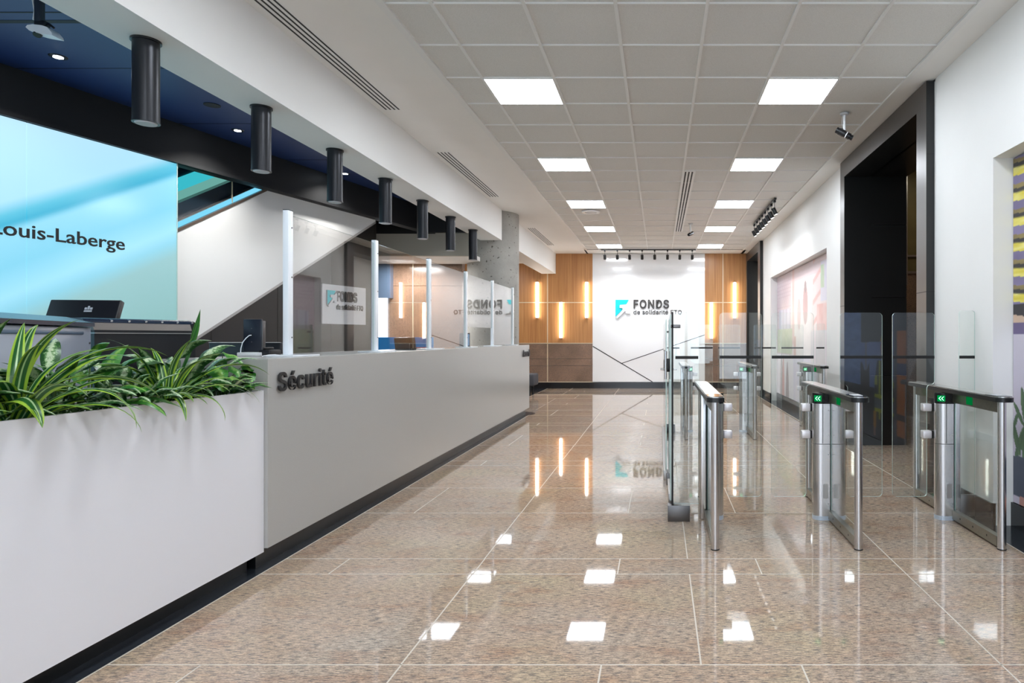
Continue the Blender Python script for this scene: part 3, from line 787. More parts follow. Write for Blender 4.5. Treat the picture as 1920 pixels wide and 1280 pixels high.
# tilted touch monitor (seen from behind)
def monitor(name, c, wd, ht, th, yaw, tilt, label, mats, stand=True, zdesk=0.75, group=None):
    o = thing(name, (c[0], c[1], zdesk), label, 'monitor', group)
    M = Matrix.Translation(Vector(c)) @ Matrix.Rotation(yaw, 4, 'Z') @ Matrix.Rotation(tilt, 4, 'X')
    m = MB(); m.rbox(-wd / 2, wd / 2, -th / 2, th / 2, -ht / 2, ht / 2, 0.008, 3, 0, M); m.build('housing', mats, o)
    m = MB(); m.rbox(-wd / 2 + 0.012, wd / 2 - 0.012, th / 2 - 0.003, th / 2 + 0.001, -ht / 2 + 0.012, ht / 2 - 0.012, 0.001, 1, 0, M); m.build('screen', 'black_gloss', o)
    if stand:
        q = M @ Vector((0, -th / 2, -ht * 0.1)); m = MB(); m.tube([(q.x, q.y, q.z), (q.x, q.y - 0.03, q.z - 0.06), (c[0], c[1] - 0.03, zdesk + 0.02)], 0.014, 10); m.build('stand', 'dark_plastic', o)
        m = MB(); m.cyl((c[0], c[1] - 0.03, zdesk), (c[0], c[1] - 0.03, zdesk + 0.02), 0.10, seg=28); m.build('foot', 'dark_plastic', o)
    return o, M
ml = thing('side_desk', (-3.75, 4.2, 0), 'dark side desk behind the luggage scanner', 'desk')
m = MB(); m.rbox(-4.15, -3.52, 3.9, 4.5, 1.17, 1.20, 0.004); m.build('top', 'dark_plastic', ml)
for x_, y_ in ((-4.1, 3.95), (-3.56, 3.95), (-4.1, 4.45), (-3.56, 4.45)):
    m = MB(); m.box(x_ - 0.02, x_ + 0.02, y_ - 0.02, y_ + 0.02, 0, 1.17); m.build('leg', 'dark_steel', ml)
mo, M = monitor('touch_monitor', (-3.60, 4.02, 1.445), 0.40, 0.25, 0.04, math.radians(8), math.radians(-22), 'black touch monitor seen from behind in front of the blue glass', 'dark_plastic', True, 1.20)
m = MB()
for i, (x0, x1) in enumerate(((-0.022, -0.009), (-0.006, 0.005), (0.008, 0.022))): m.box(0.03 + x0, 0.03 + x1, -0.0215, -0.0195, 0.055, 0.07 if i != 1 else 0.08, 0, M)
m.box(0.008, 0.052, -0.0215, -0.0195, 0.04, 0.05, 0, M)
m.build('badge', 'sticker', mo)
# portrait panel on the counter with a cable
tp = thing('display_panel', (-2.70, 4.28, ZCT), 'upright navy display panel with a cable hole on the counter', 'monitor')
M = Matrix.Translation(Vector((-2.70, 4.28, 0)))
m = MB(); m.rbox(-0.062, 0.058, -0.006, 0.012, 1.235, 1.452, 0.004, 2, 0, M); m.build('panel', 'navy_plastic', tp)
m = MB(); m.rbox(0.055, 0.066, -0.004, 0.03, 1.215, 1.44, 0.003, 2, 0, M); m.build('frame', 'dark_steel', tp)
m = MB(); m.rbox(-0.07, 0.065, -0.06, 0.05, ZCT + 0.004, ZCT + 0.028, 0.004, 2, 0, M); m.build('base', 'white_plastic', tp)
m = MB(); m.cyl((-2.708, 4.273, 1.345), (-2.708, 4.276, 1.345), 0.010, seg=16); m.build('cable_hole', 'rubber', tp)
m = MB(); m.tube([(-2.708, 4.274, 1.345), (-2.715, 4.262, 1.343), (-2.732, 4.256, 1.325), (-2.752, 4.25, 1.295), (-2.762, 4.25, 1.255), (-2.765, 4.25, ZCT + 0.006)], 0.0032, 8); m.build('cable', 'post_white', tp)
for j, (x_, z_) in enumerate(((-2.706, 1.39), (-2.706, 1.30))):
    m = MB(); m.cyl((x_, 4.272, z_), (x_, 4.276, z_), 0.003, seg=8); m.build('screw', 'dark_steel', tp)
ph = thing('desk_phone', (-2.58, 4.33, ZCT), 'small black desk phone beside the navy display panel', 'phone')
m = MB(); m.rbox(-2.66, -2.58, 4.27, 4.40, ZCT + 0.004, ZCT + 0.045, 0.01, 3); m.build('body', 'dark_plastic', ph)
m = MB(); m.rbox(-2.655, -2.625, 4.28, 4.39, ZCT + 0.046, ZCT + 0.062, 0.007, 3); m.build('handset', 'black_satin', ph)
cb = MB(); cb.tube([(-2.50, 4.05, ZCT + 0.007), (-2.47, 4.07, ZCT + 0.014), (-2.44, 4.09, ZCT + 0.016), (-2.43, 4.13, ZCT + 0.01)], 0.004, 8)
tag(cb.build('cable', 'white_plastic'), 'short white cable lying at the foot of the first white post', 'cable')
mo2, M = monitor('desk_monitor', (-3.22, 5.02, 1.11), 0.56, 0.36, 0.035, 0, 0, 'wide black monitor with a silver rim behind the navy display panel', 'dark_plastic')
m = MB(); m.rbox(-3.50, -2.94, 4.998, 5.004, 1.288, 1.293, 0.001, 1); m.build('rim', 'plate_steel', mo2)
mo3, M = monitor('desk_monitor', (-2.585, 6.55, 1.262), 0.21, 0.14, 0.05, math.radians(-10), math.radians(12), 'black terminal screen on the counter behind the second pane', 'dark_plastic', False, ZCT + 0.003)
m = MB(); m.rbox(-2.64, -2.5, 6.49, 6.60, ZCT + 0.003, ZCT + 0.02, 0.004); m.build('foot', 'dark_plastic', mo3)
m = MB(); m.rbox(-2.61, -2.50, 6.44, 6.46, 1.212, 1.275, 0.004); m.build('card_slot', 'black_satin', mo3)
mo4, M = monitor('desk_monitor', (-2.78, 9.2, 1.30), 0.17, 0.19, 0.04, math.radians(60), 0, 'small monitor with a blue side seen through the pass-through gap', 'dark_plastic', False, ZCT + 0.003)
m = MB(); m.box(-2.735, -2.725, 9.16, 9.24, 1.215, 1.38); m.build('side_cover', 'screen_blue', mo4)
for i, (x0, x1, y_) in enumerate(((-3.85, -3.20, 8.6), (-3.15, -2.92, 8.3))):
    m = MB(); m.rbox(x0, x1, y_, y_ + 0.04, 0.0, 1.335, 0.006); o = m.build('desk_divider', 'blue_fabric')
    tag(o, ['wide bright blue fabric divider behind the counter', 'narrow bright blue fabric divider nearest the counter'][i], 'divider', 'blue desk dividers')
m = MB(); m.rbox(-2.80, -2.70, 6.9, 7.02, ZCT + 0.003, ZCT + 0.09, 0.003); tag(m.build('paper_stack', 'tan_paper'), 'tan folder stack on the counter behind the terminal', 'folder')
m = MB(); m.rbox(-2.66, -2.54, 7.0, 7.2, ZCT + 0.003, ZCT + 0.02, 0.003); tag(m.build('book', 'red_book'), 'dark red book lying on the counter behind the screens', 'book')
# sign board on the dark wall
sb = thing('sign_board', (*W(9.6, 0.7), 1.8), 'white board with the arrow logo on the dark wall behind the counter', 'sign')
q0 = Vector((-6.105 - 0.70, 0, 0))
def BW(y_, off=0.0, z=0.0): return Vector(W(y_, 0.70 + off, z))
y0s, y1s = 8.83, 9.71
vs = []
for o_ in (0.0, -0.02):
    for yy, zz in ((y0s, 1.525), (y1s, 1.525), (y1s, 2.085), (y0s, 2.085)): vs.append(tuple(BW(yy, o_, zz)))
mb = MB(); mb.add(vs, [(0, 1, 2, 3), (7, 6, 5, 4), (0, 4, 5, 1), (1, 5, 6, 2), (2, 6, 7, 3), (3, 7, 4, 0)]); mb.build('board', 'white_gloss', sb, smooth=False)
pw = BW(y0s + 0.26, -0.024, 1.85)
letters('name_letters', 'FONDS', pw, d, (0, 0, 1), 0.42, 0.15, 0.02, 'letter_grey', sb, 0.022, font=SANS, spacing=1.1)
letters('name_letters', 'de solidarit\u00e9 FTQ', BW(y0s + 0.26, -0.024, 1.735), d, (0, 0, 1), 0.56, 0.075, 0.012, 'letter_grey', sb, 0.008, font=SANS)
ICON_T = [(172, 205), (470, 205), (412, 305), (268, 318), (262, 340), (262, 384), (322, 390), (330, 412), (318, 440), (178, 582), (172, 580)]
ICON_W = [(268, 325), (415, 312), (470, 250), (495, 300), (495, 515), (402, 515), (396, 455), (215, 628), (178, 600), (325, 442), (334, 412), (326, 394), (268, 386)]
def icon(poly, org, xd, ud, s_, depth, mats, parent, name):
    xd, ud = Vector(xd).normalized(), Vector(ud).normalized(); nd = xd.cross(ud); vs = []
    for dd in (0, depth):
        for px, py in poly: vs.append(tuple(Vector(org) + xd * ((px - 172) * s_) - ud * ((py - 205) * s_) + nd * dd))
    k = len(poly); mb = MB(); mb.add(vs, [tuple(range(k - 1, -1, -1)), tuple(range(k, 2 * k))]); mb.add(vs, [(i, (i + 1) % k, (i + 1) % k + k, i + k) for i in range(k)], 1)
    return mb.build(name, mats, parent, smooth=False)
icon(ICON_T, BW(y0s + 0.07, -0.022, 2.0), d, (0, 0, 1), 0.00055, 0.02, ['logo_teal', 'logo_edge'], sb, 'arrow_mark')
icon(ICON_W, BW(y0s + 0.07, -0.022, 2.0), d, (0, 0, 1), 0.00055, 0.03, ['logo_pale', 'logo_edge'], sb, 'arrow_mark')

# ------------------------------------------------------------------ logo on the far wall
lg = thing('wall_logo', (0, YF - 0.06, 2.0), 'turquoise arrow logo with the words FONDS de solidarite FTQ on the white far wall', 'sign')
yl = YF - 0.064
icon(ICON_T, (FX(1154.4), yl, FZ(562.1)), (1, 0, 0), (0, 0, 1), K / 12, 0.02, ['logo_teal', 'logo_edge'], lg, 'arrow_mark')
icon(ICON_W, (FX(1154.4), yl, FZ(562.1)), (1, 0, 0), (0, 0, 1), K / 12, 0.05, ['logo_pale', 'logo_edge'], lg, 'arrow_mark')
letters('name_letters', 'FONDS', (FX(1188), yl, FZ(578.6)), (1, 0, 0), (0, 0, 1), FX(1254.4) - FX(1188), FZ(562) - FZ(578.6), 0.03, 'letter_grey', lg, 0.026, font=SANS, spacing=1.12)
letters('name_letters', 'de solidarit\u00e9 FTQ', (FX(1188), yl, FZ(589.2)), (1, 0, 0), (0, 0, 1), FX(1278) - FX(1188), FZ(581.2) - FZ(589.2), 0.015, 'letter_grey', lg, 0.008, font=SANS, spacing=1.05)

# ------------------------------------------------------------------ lights and ceiling fittings
pan = thing('ceiling_light', (0, 0, ZC), 'square flush ceiling light', 'ceiling light')
m = MB(); h = 0.292
for x0, x1, y0, y1 in ((-0.303, -h, -0.303, 0.303), (h, 0.303, -0.303, 0.303), (-h, h, -0.303, -h), (-h, h, h, 0.303)): m.box(x0, x1, y0, y1, ZC - 0.004, ZC + 0.01)
m.build('frame', 'tee_white', pan)
m = MB(); m.box(-h, h, -h, h, ZC - 0.002, ZC + 0.008); m.build('diffuser', 'panel_light', pan)
first = True
for side, x in (('counter', -1.205), ('turnstile', 1.235)):
    for r, k in enumerate((-16, -12, -8, -4, 0, 4, 8, 12, 16)):
        o = pan if first else copy_tree(pan); first = False
        o.location = (x, 5.494 + 0.61 * k + 0.305, ZC); o['group'] = 'square ceiling lights'
        o['label'] = ('square ceiling light over the %s side, %s row counted from the logo wall' % (side, ORD[8 - r]))
# linear air slots
def slot_vent(x0, x1, y0, y1, n, label, bars):
    o = thing('air_slot', ((x0 + x1) / 2, (y0 + y1) / 2, ZC), label, 'air vent', 'linear air slots')
    m = MB(); m.box(x0, x1, y0, y1, ZC - 0.002, ZC + 0.004); m.build('plate', 'tee_white', o)
    wd = (x1 - x0) / (n * 2 + 1) if n == 4 else 0.025
    for i in range(n):
        c = x0 + (x1 - x0) * (i + 0.5) / n if n == 4 else x0 + 0.028 + 0.045 * i
        m = MB(); yy = y0 + 0.02
        while yy < y1 - 0.05:
            ye = min(yy + (0.605 if bars else 99), y1 - 0.02); m.box(c - wd * 0.42, c + wd * 0.42, yy, ye, ZC - 0.003, ZC - 0.001); yy = ye + 0.012
        m.build('slot', 'slot_shade_black', o)
slot_vent(-2.665, -2.50, 3.75, 6.26, 4, 'black slotted air vent beside the beam, first from the planter end', False)
slot_vent(-2.665, -2.50, 7.66, 10.11, 4, 'black slotted air vent beside the beam, second from the planter end', False)
slot_vent(-2.665, -2.50, 12.96, 15.4, 4, 'black slotted air vent beside the beam near the wood wall', False)
slot_vent(0.325, 0.485, 8.56, 13.42, 3, 'white air vent with three black slots in the tiled ceiling', True)
# round speaker
o = thing('ceiling_speaker', (-1.2, 11.3, ZC), 'round white ceiling speaker between two square lights', 'speaker')
m = MB(); m.cyl((-1.2, 11.3, ZC + 0.002), (-1.2, 11.3, ZC - 0.018), 0.165, 0.15, seg=40); m.build('ring', 'white_plastic', o)
m = MB(); m.cyl((-1.2, 11.3, ZC - 0.015), (-1.2, 11.3, ZC - 0.024), 0.11, 0.10, seg=32); m.build('grille', 'sticker', o)
# pendants
pd = thing('pendant_light', (-2.905, 3.644, ZB), 'black cylinder pendant', 'pendant light')
x, y = -2.905, 3.644
m = MB(); m.cyl((x, y, ZB), (x, y, ZB - 0.012), 0.073, seg=40); m.build('ceiling_plate', 'black_satin', pd)
m = MB(); m.cyl((x, y, ZB - 0.010), (x, y, ZB - 0.462), 0.064, seg=48, caps=False)
m.cyl((x, y, ZB - 0.46), (x, y, ZB - 0.468), 0.066, seg=48); m.build('tube', 'pendant_black', pd)
m = MB(); m.cyl((x, y, ZB - 0.466), (x, y, ZB - 0.474), 0.054, 0.05, seg=32); m.build('lens', 'sticker', pd)
for i, yy in enumerate((3.644, 4.70, 5.767, 6.83, 7.90, 8.96, 10.04)):
    o = pd if i == 0 else copy_tree(pd); o.location = (x, yy, ZB); o['group'] = 'black pendants under the beam'
    o['label'] = 'black cylinder pendant under the white beam, %s counted from the planter end' % ORD[i]
# downlights in the navy ceiling
dl = thing('downlight', (-4.43, 4.745, ZT), 'small round downlight', 'downlight'); x, y = -4.43, 4.745
m = MB(); m.cyl((x, y, ZT + 0.002), (x, y, ZT - 0.006), 0.058, 0.052, seg=28); m.build('ring', 'black_satin', dl)
m = MB(); m.cyl((x, y, ZT - 0.004), (x, y, ZT - 0.008), 0.030, seg=24); m.build('lens', 'downlight', dl)
for i, (x_, y_) in enumerate(((-4.43, 4.745), (-4.21, 6.43), (-3.96, 8.12))):
    o = dl if i == 0 else copy_tree(dl); o.location = (x_, y_, ZT); o['group'] = 'downlights in the navy ceiling'
    o['label'] = 'small lit downlight in the navy ceiling, %s from the projector' % ORD[i]
    ld = bpy.data.lights.new('downlight_beam', 'SPOT'); ld.energy = (34, 34, 9)[i]; ld.spot_size = math.radians(130); ld.spot_blend = 1.0; ld.shadow_soft_size = 0.05; ld.color = (1, 0.98, 0.95)
    lo = bpy.data.objects.new('downlight_beam', ld); COL.objects.link(lo); lo.parent = o; lo.location = (0, 0, -0.012)
m = MB(); m.cyl((-3.98, 5.73, ZT + 0.002), (-3.98, 5.73, ZT - 0.006), 0.065, seg=28); tag(m.build('ceiling_cap', 'near_black'), 'flat dark round cap in the navy ceiling between two downlights', 'ceiling cap')  # plain round ceiling cap, not a device
# track heads
def track(y_or, pts, ax, name, label, cat, aim, labels):
    """pts: head positions on the track"""
    o = thing(name, (pts[0][0], pts[0][1], ZC), label, cat)
    p0, p1 = Vector(pts[0]), Vector(pts[-1]); e = (p1 - p0).normalized() * 0.09
    a_, b_ = p0 - e, p1 + e; m = MB(); hw = 0.017
    m.box(min(a_.x, b_.x) - (hw if ax == 'y' else 0), max(a_.x, b_.x) + (hw if ax == 'y' else 0), min(a_.y, b_.y) - (hw if ax == 'x' else 0), max(a_.y, b_.y) + (hw if ax == 'x' else 0), ZC - 0.03, ZC - 0.002)
    m.build('rail', 'black_satin', o)
    for i, (x_, y_, z_) in enumerate(pts):
        hd_ = thing('track_spotlight', (x_, y_, ZC - 0.03), labels % ORD[i], 'spotlight', label)
        m = MB(); m.rbox(x_ - 0.02, x_ + 0.02, y_ - 0.03, y_ + 0.03, ZC - 0.06, ZC - 0.028, 0.004); m.cyl((x_, y_, ZC - 0.06), (x_, y_, ZC - 0.17), 0.005, seg=10); m.build('arm', 'black_satin', hd_)
        c = Vector((x_, y_, ZC - 0.20)); av = Vector(aim).normalized()
        m = MB(); m.cyl(tuple(c - av * 0.055), tuple(c + av * 0.055), 0.036, seg=24); m.build('head', 'black_satin', hd_)
        m = MB(); m.cyl(tuple(c + av * 0.05), tuple(c + av * 0.0565), 0.028, seg=20); m.build('lens', 'spot_lens', hd_)
        ld = bpy.data.lights.new('spot_beam', 'SPOT'); ld.energy = 9; ld.spot_size = math.radians(80); ld.spot_blend = 1.0; ld.shadow_soft_size = 0.03; ld.color = (1.0, 0.97, 0.93)
        lo = bpy.data.objects.new('spot_beam', ld); COL.objects.link(lo); lo.parent = hd_
        lo.location = (c + av * 0.062) - world_loc(hd_)
        lo.rotation_euler = av.to_track_quat('-Z', 'Y').to_euler()
KT = 16.08 / 1207
track(16.08, [((px - 1236) * KT, 16.08, ZC) for px in (1134, 1157.5, 1180.5, 1204, 1227.5, 1251.5, 1274.5, 1298)], 'x', 'light_track', 'black ceiling track before the white logo wall', 'light track', (0, 0.55, -0.84), 'small black spotlight before the logo wall, %s of eight from the column side')
track(0, [(1.835, 10.25 + 0.31 * i, ZC) for i in range(8)], 'y', 'light_track', 'black ceiling track beside the right wall photo mural', 'light track', (0.42, 0, -0.9), 'small black spotlight facing the mural wall, %s of eight from the doorway')
# surveillance cameras
def ccamera(x_, y_, label, av, sl_):
    o = thing('security_camera', (x_, y_, ZC), label, 'camera')
    m = MB(); m.cyl((x_, y_, ZC + 0.002), (x_, y_, ZC - 0.014), 0.045, 0.04, seg=28); m.build('mount', 'sticker', o)
    m = MB(); m.cyl((x_, y_, ZC - 0.012), (x_, y_, ZC - sl_), 0.012, seg=16); m.build('stem', 'white_plastic', o)
    c = Vector((x_, y_, ZC - sl_ - 0.035)); av = Vector(av).normalized()
    m = MB(); m.cyl(tuple(c - av * 0.09), tuple(c + av * 0.02), 0.03, seg=20); m.cyl(tuple(c - av * 0.06), tuple(c), 0.034, seg=20); m.build('body', 'black_satin', o)
    m = MB(); m.cyl(tuple(c + av * 0.018), tuple(c + av * 0.026), 0.033, seg=20); m.build('ring', 'white_plastic', o)
    m = MB(); m.cyl(tuple(c + av * 0.026), tuple(c + av * 0.06), 0.032, seg=20); m.cyl(tuple(c + av * 0.06), tuple(c + av * 0.09), 0.025, 0.027, seg=20); m.build('lens', 'black_gloss', o)
    m = MB(); m.tube([(x_ - 0.015, y_, ZC - 0.01), (x_ - 0.024, y_, ZC - sl_ * 0.5), (x_ - 0.016, y_, ZC - sl_ * 0.85), tuple(c - av * 0.085 + Vector((0, 0, 0.02)))], 0.003, 6); m.build('cable', 'white_plastic', o)
ccamera(1.83, 6.36, 'black security camera on a white stem by the dark portal', (0.8, -0.2, -0.5), 0.165)
ccamera(0.61, 12.5, 'black security camera on a white stem beside the slotted air vent', (-0.45, -0.8, -0.35), 0.16)
# projector hanging from the navy ceiling
o = thing('projector', (-3.46, 3.6, ZT), 'white projector hanging from a dark pole under the navy ceiling', 'projector')
m = MB(); m.rbox(-3.478, -3.442, 3.58, 3.61, 3.085, ZT, 0.003); m.build('pole', 'navy_plastic', o)
m = MB(); m.rbox(-3.48, -3.42, 3.58, 3.62, 3.06, 3.095, 0.006); m.tube([(-3.44, 3.6, 3.085), (-3.41, 3.6, 3.08), (-3.385, 3.6, 3.06)], 0.006); m.build('bracket', 'black_satin', o)
pts = [(-3.510, 3.048), (-3.50, 3.060), (-3.47, 3.064), (-3.42, 3.058), (-3.39, 3.048), (-3.365, 3.018), (-3.360, 3.002), (-3.41, 3.010), (-3.45, 3.018), (-3.49, 3.030)]
m = MB(); m.prism(pts, 'y', 3.565, 3.635); m.build('housing', 'white_plastic', o)
m = MB(); m.cyl((-3.462, 3.59, 3.03), (-3.460, 3.58, 3.010), 0.022, 0.019, seg=20); m.build('lens', 'black_gloss', o)
m = MB(); m.tube([(-3.485, 3.59, ZT - 0.02), (-3.50, 3.59, 3.25), (-3.482, 3.59, 3.15), (-3.49, 3.59, 3.10)], 0.005, 8); m.build('cable', 'white_plastic', o)

# wall sconces
def sconce(px, py0, py1, label):
    x_ = FX(px); z1, z0 = FZ(py0), FZ(py1)
    o = thing('wall_sconce', (x_, YF - 0.03, z0), label, 'wall light', 'vertical tube lights on the wood wall')
    m = MB(); m.rbox(x_ - 0.02, x_ + 0.02, YF - 0.055, YF - 0.03, z0 - 0.02, z1 + 0.02, 0.003); m.build('backplate', 'brushed_steel', o)
    m = MB(); m.cyl((x_, YF - 0.075, z0), (x_, YF - 0.075, z1), 0.036, seg=20); m.build('tube', 'led_strip', o)
    m = MB(); m.cyl((x_, YF - 0.075, z0 - 0.015), (x_, YF - 0.075, z0), 0.037, seg=20); m.cyl((x_, YF - 0.075, z1), (x_, YF - 0.075, z1 + 0.015), 0.037, seg=20); m.build('end_cap', 'brushed_steel', o)
sconce(1008, 529.5, 595.5, 'lit vertical tube light on the wood panel beside the column')
sconce(1052.5, 567, 633, 'lit vertical tube light hung lower between two higher ones')
sconce(1100.5, 529.5, 595.5, 'lit vertical tube light just beside the white panel, column side')
sconce(1333.5, 567.5, 634, 'lit vertical tube light hung low beside the white panel, turnstile side')
sconce(1377, 530, 596, 'lit vertical tube light high beside the far dark doorway')
sconce(930, 529.5, 595.5, 'lit vertical tube light hidden behind the concrete column')

# bench by the far wall
o = thing('bench', (-3.3, 15.4, 0), 'dark grey upholstered bench at the far end of the counter', 'bench')
m = MB(); m.rbox(-4.2, -2.94, 15.1, 15.7, 0.19, 0.47, 0.04, 3); m.build('seat', 'upholstery', o)
for x_, y_ in ((-4.1, 15.2), (-3.06, 15.2), (-4.1, 15.6), (-3.06, 15.6)):
    m = MB(); m.cyl((x_, y_, 0), (x_, y_, 0.2), 0.018, 0.024, seg=14); m.build('leg', 'black_satin', o)

# ------------------------------------------------------------------ turnstiles
def pane_y(mb, poly, y_, t=0.005): mb.prism(poly, 'y', y_ - t, y_ + t, 0, 1)
ZTOP = 0.962
def half_unit(o, xc, y_, side, full=True):
    """one motor column; side -1/+1; round outer end"""
    r = 0.058; x_in = xc + side * 0.008; x_out = xc + side * 0.122
    cx = x_out - side * r; pts = [(x_in, y_ + r), (x_in, y_ - r)]
    for i in range(13):
        a_ = -PI / 2 + PI * i / 12; pts.append((cx + side * r * math.cos(a_), y_ + r * math.sin(a_)))
    m = MB(); m.prism(pts, 'z', 0.028, 0.552); m.build('lower_column', 'brushed_steel', o)
    m = MB(); m.prism(pts, 'z', 0.556, ZTOP - 0.115); m.build('upper_column', 'brushed_steel', o)
    pc = [(cx + (px - cx) * 1.02, y_ + (py - y_) * 1.03) for px, py in pts]
    m = MB(); m.prism(pc, 'z', 0.0, 0.03); m.build('collar', 'collar', o)
    m = MB(); m.prism(pts, 'z', ZTOP - 0.115, ZTOP - 0.038); m.build('display_hood', 'black_gloss', o)
    # green glowing field and the double arrow head
    def arc(a0, a1, z0, z1, rr, n=5):
        vs = []
        for i in range(n + 1):
            a_ = a0 + (a1 - a0) * i / n
            for z in (z0, z1): vs.append((cx + side * rr * math.cos(a_), y_ + rr * math.sin(a_), z))
        return vs, [(2 * i, 2 * i + 1, 2 * i + 3, 2 * i + 2) for i in range(n)]
    def P(u, z):   # u = metres along the curved front towards the lane
        a_ = -PI / 2 + 0.55 + u / r; return (cx + side * (r + 0.0025) * math.cos(a_), y_ + (r + 0.0025) * math.sin(a_), z)
    zc = ZTOP - 0.076
    m = MB(); vs, fs = arc(-PI / 2 + 0.1, -PI / 2 + 1.05, zc - 0.022, zc + 0.022, r + 0.001); m.add(vs, fs)
    m.build('display_glow', 'display_green', o)
    m = MB()
    sg = -side if not full else -side
    for off in (-0.009, 0.009):
        for s_ in (-1, 1):
            # chevron pointing to picture left for side -1, right for side +1
            tip, end = (0.007, 0), (-0.007, s_ * 0.014)
            wv = 0.0018; vs = [P(off + tip[0] + wv, zc), P(off + tip[0] - wv, zc), P(off + end[0] - wv, zc + end[1]), P(off + end[0] + wv, zc + end[1])]
            m.add(vs, [(0, 1, 2, 3)])
    m.build('arrow_light', 'green_arrow', o)
    # service flap and screws on the flat front
    xf = xc + side * 0.040
    m = MB(); m.prism(rrect(xf - 0.018, xf + 0.018, 0.16, 0.265, 0.006, 3), 'y', y_ - r - 0.0015, y_ - r + 0.004); m.build('service_flap', 'plate_steel', o)
    m = MB()
    for z in (0.12, 0.48, 0.62, 0.80): m.cyl((xc + side * 0.018, y_ - r - 0.002, z), (xc + side * 0.018, y_ - r + 0.002, z), 0.004, seg=10)
    m.build('screw', 'plate_steel', o)
    m = MB(); m.box(xc + side * 0.058, xc + side * 0.062, y_ - r - 0.0006, y_ - r + 0.004, 0.56, ZTOP - 0.115); m.build('groove', 'rubber', o)
emit('status_green', (0, 140, 66), 0.26)
emit('display_green', (0, 150, 70), 0.45)
def wing(o, xc, y_, side):
    """swing glass standing across the lane on the given side"""
    xi, xo = xc + side * 0.108, xc + side * 0.412; xl = xc + side * 0.155
    yw = y_ + 0.06
    # outline: rounded top, stepped in below the lid
    def rp(x_): return x_
    pts = []
    def arcp(cx, cz, r, a0, a1, n=5):
        for i in range(n + 1):
            a_ = math.radians(a0 + (a1 - a0) * i / n); pts.append((cx + side * r * math.cos(a_), cz + r * math.sin(a_)))
    zt_, zb_ = 1.515, 0.145; r = 0.03
    fx = lambda q: xc + side * q
    def A(q, cz, a0, a1, rr=r):
        for i in range(6):
            a_ = math.radians(a0 + (a1 - a0) * i / 5); pts.append((fx(q + rr * math.cos(a_)), cz + rr * math.sin(a_)))
    A(0.412 - r, zt_ - r, 0, 90); A(0.098 + r, zt_ - r, 90, 180)
    A(0.098 + 0.028, ZTOP + 0.045, 180, 270, 0.028); A(0.155 - 0.028, ZTOP - 0.011, 90, 0, 0.028)
    A(0.155 + r, zb_ + r, 180, 270); A(0.412 - r, zb_ + r, 270, 360)
    m = MB(); pane_y(m, pts, yw, 0.005); g_ = m.build('glass_wing', ['clear_glass', 'glass_edge'], o)
    m = MB(); m.box(min(fx(0.1), fx(0.41)), max(fx(0.1), fx(0.41)), yw - 0.0065, yw + 0.0065, 1.173, 1.195)
    b_ = m.build('black_band', 'rubber', g_)
    for z in (0.811, 0.610):
        m = MB(); x0, x1 = sorted((fx(0.128), fx(0.192))); m.rbox(x0, x1, yw - 0.03, yw + 0.03, z - 0.028, z + 0.028, 0.006, 2); m.build('clamp', 'clamp_white', g_)
        m = MB(); x0, x1 = sorted((fx(0.112), fx(0.13))); m.box(x0, x1, yw - 0.02, yw + 0.02, z - 0.028, z + 0.028); m.build('hinge', 'rubber', g_)
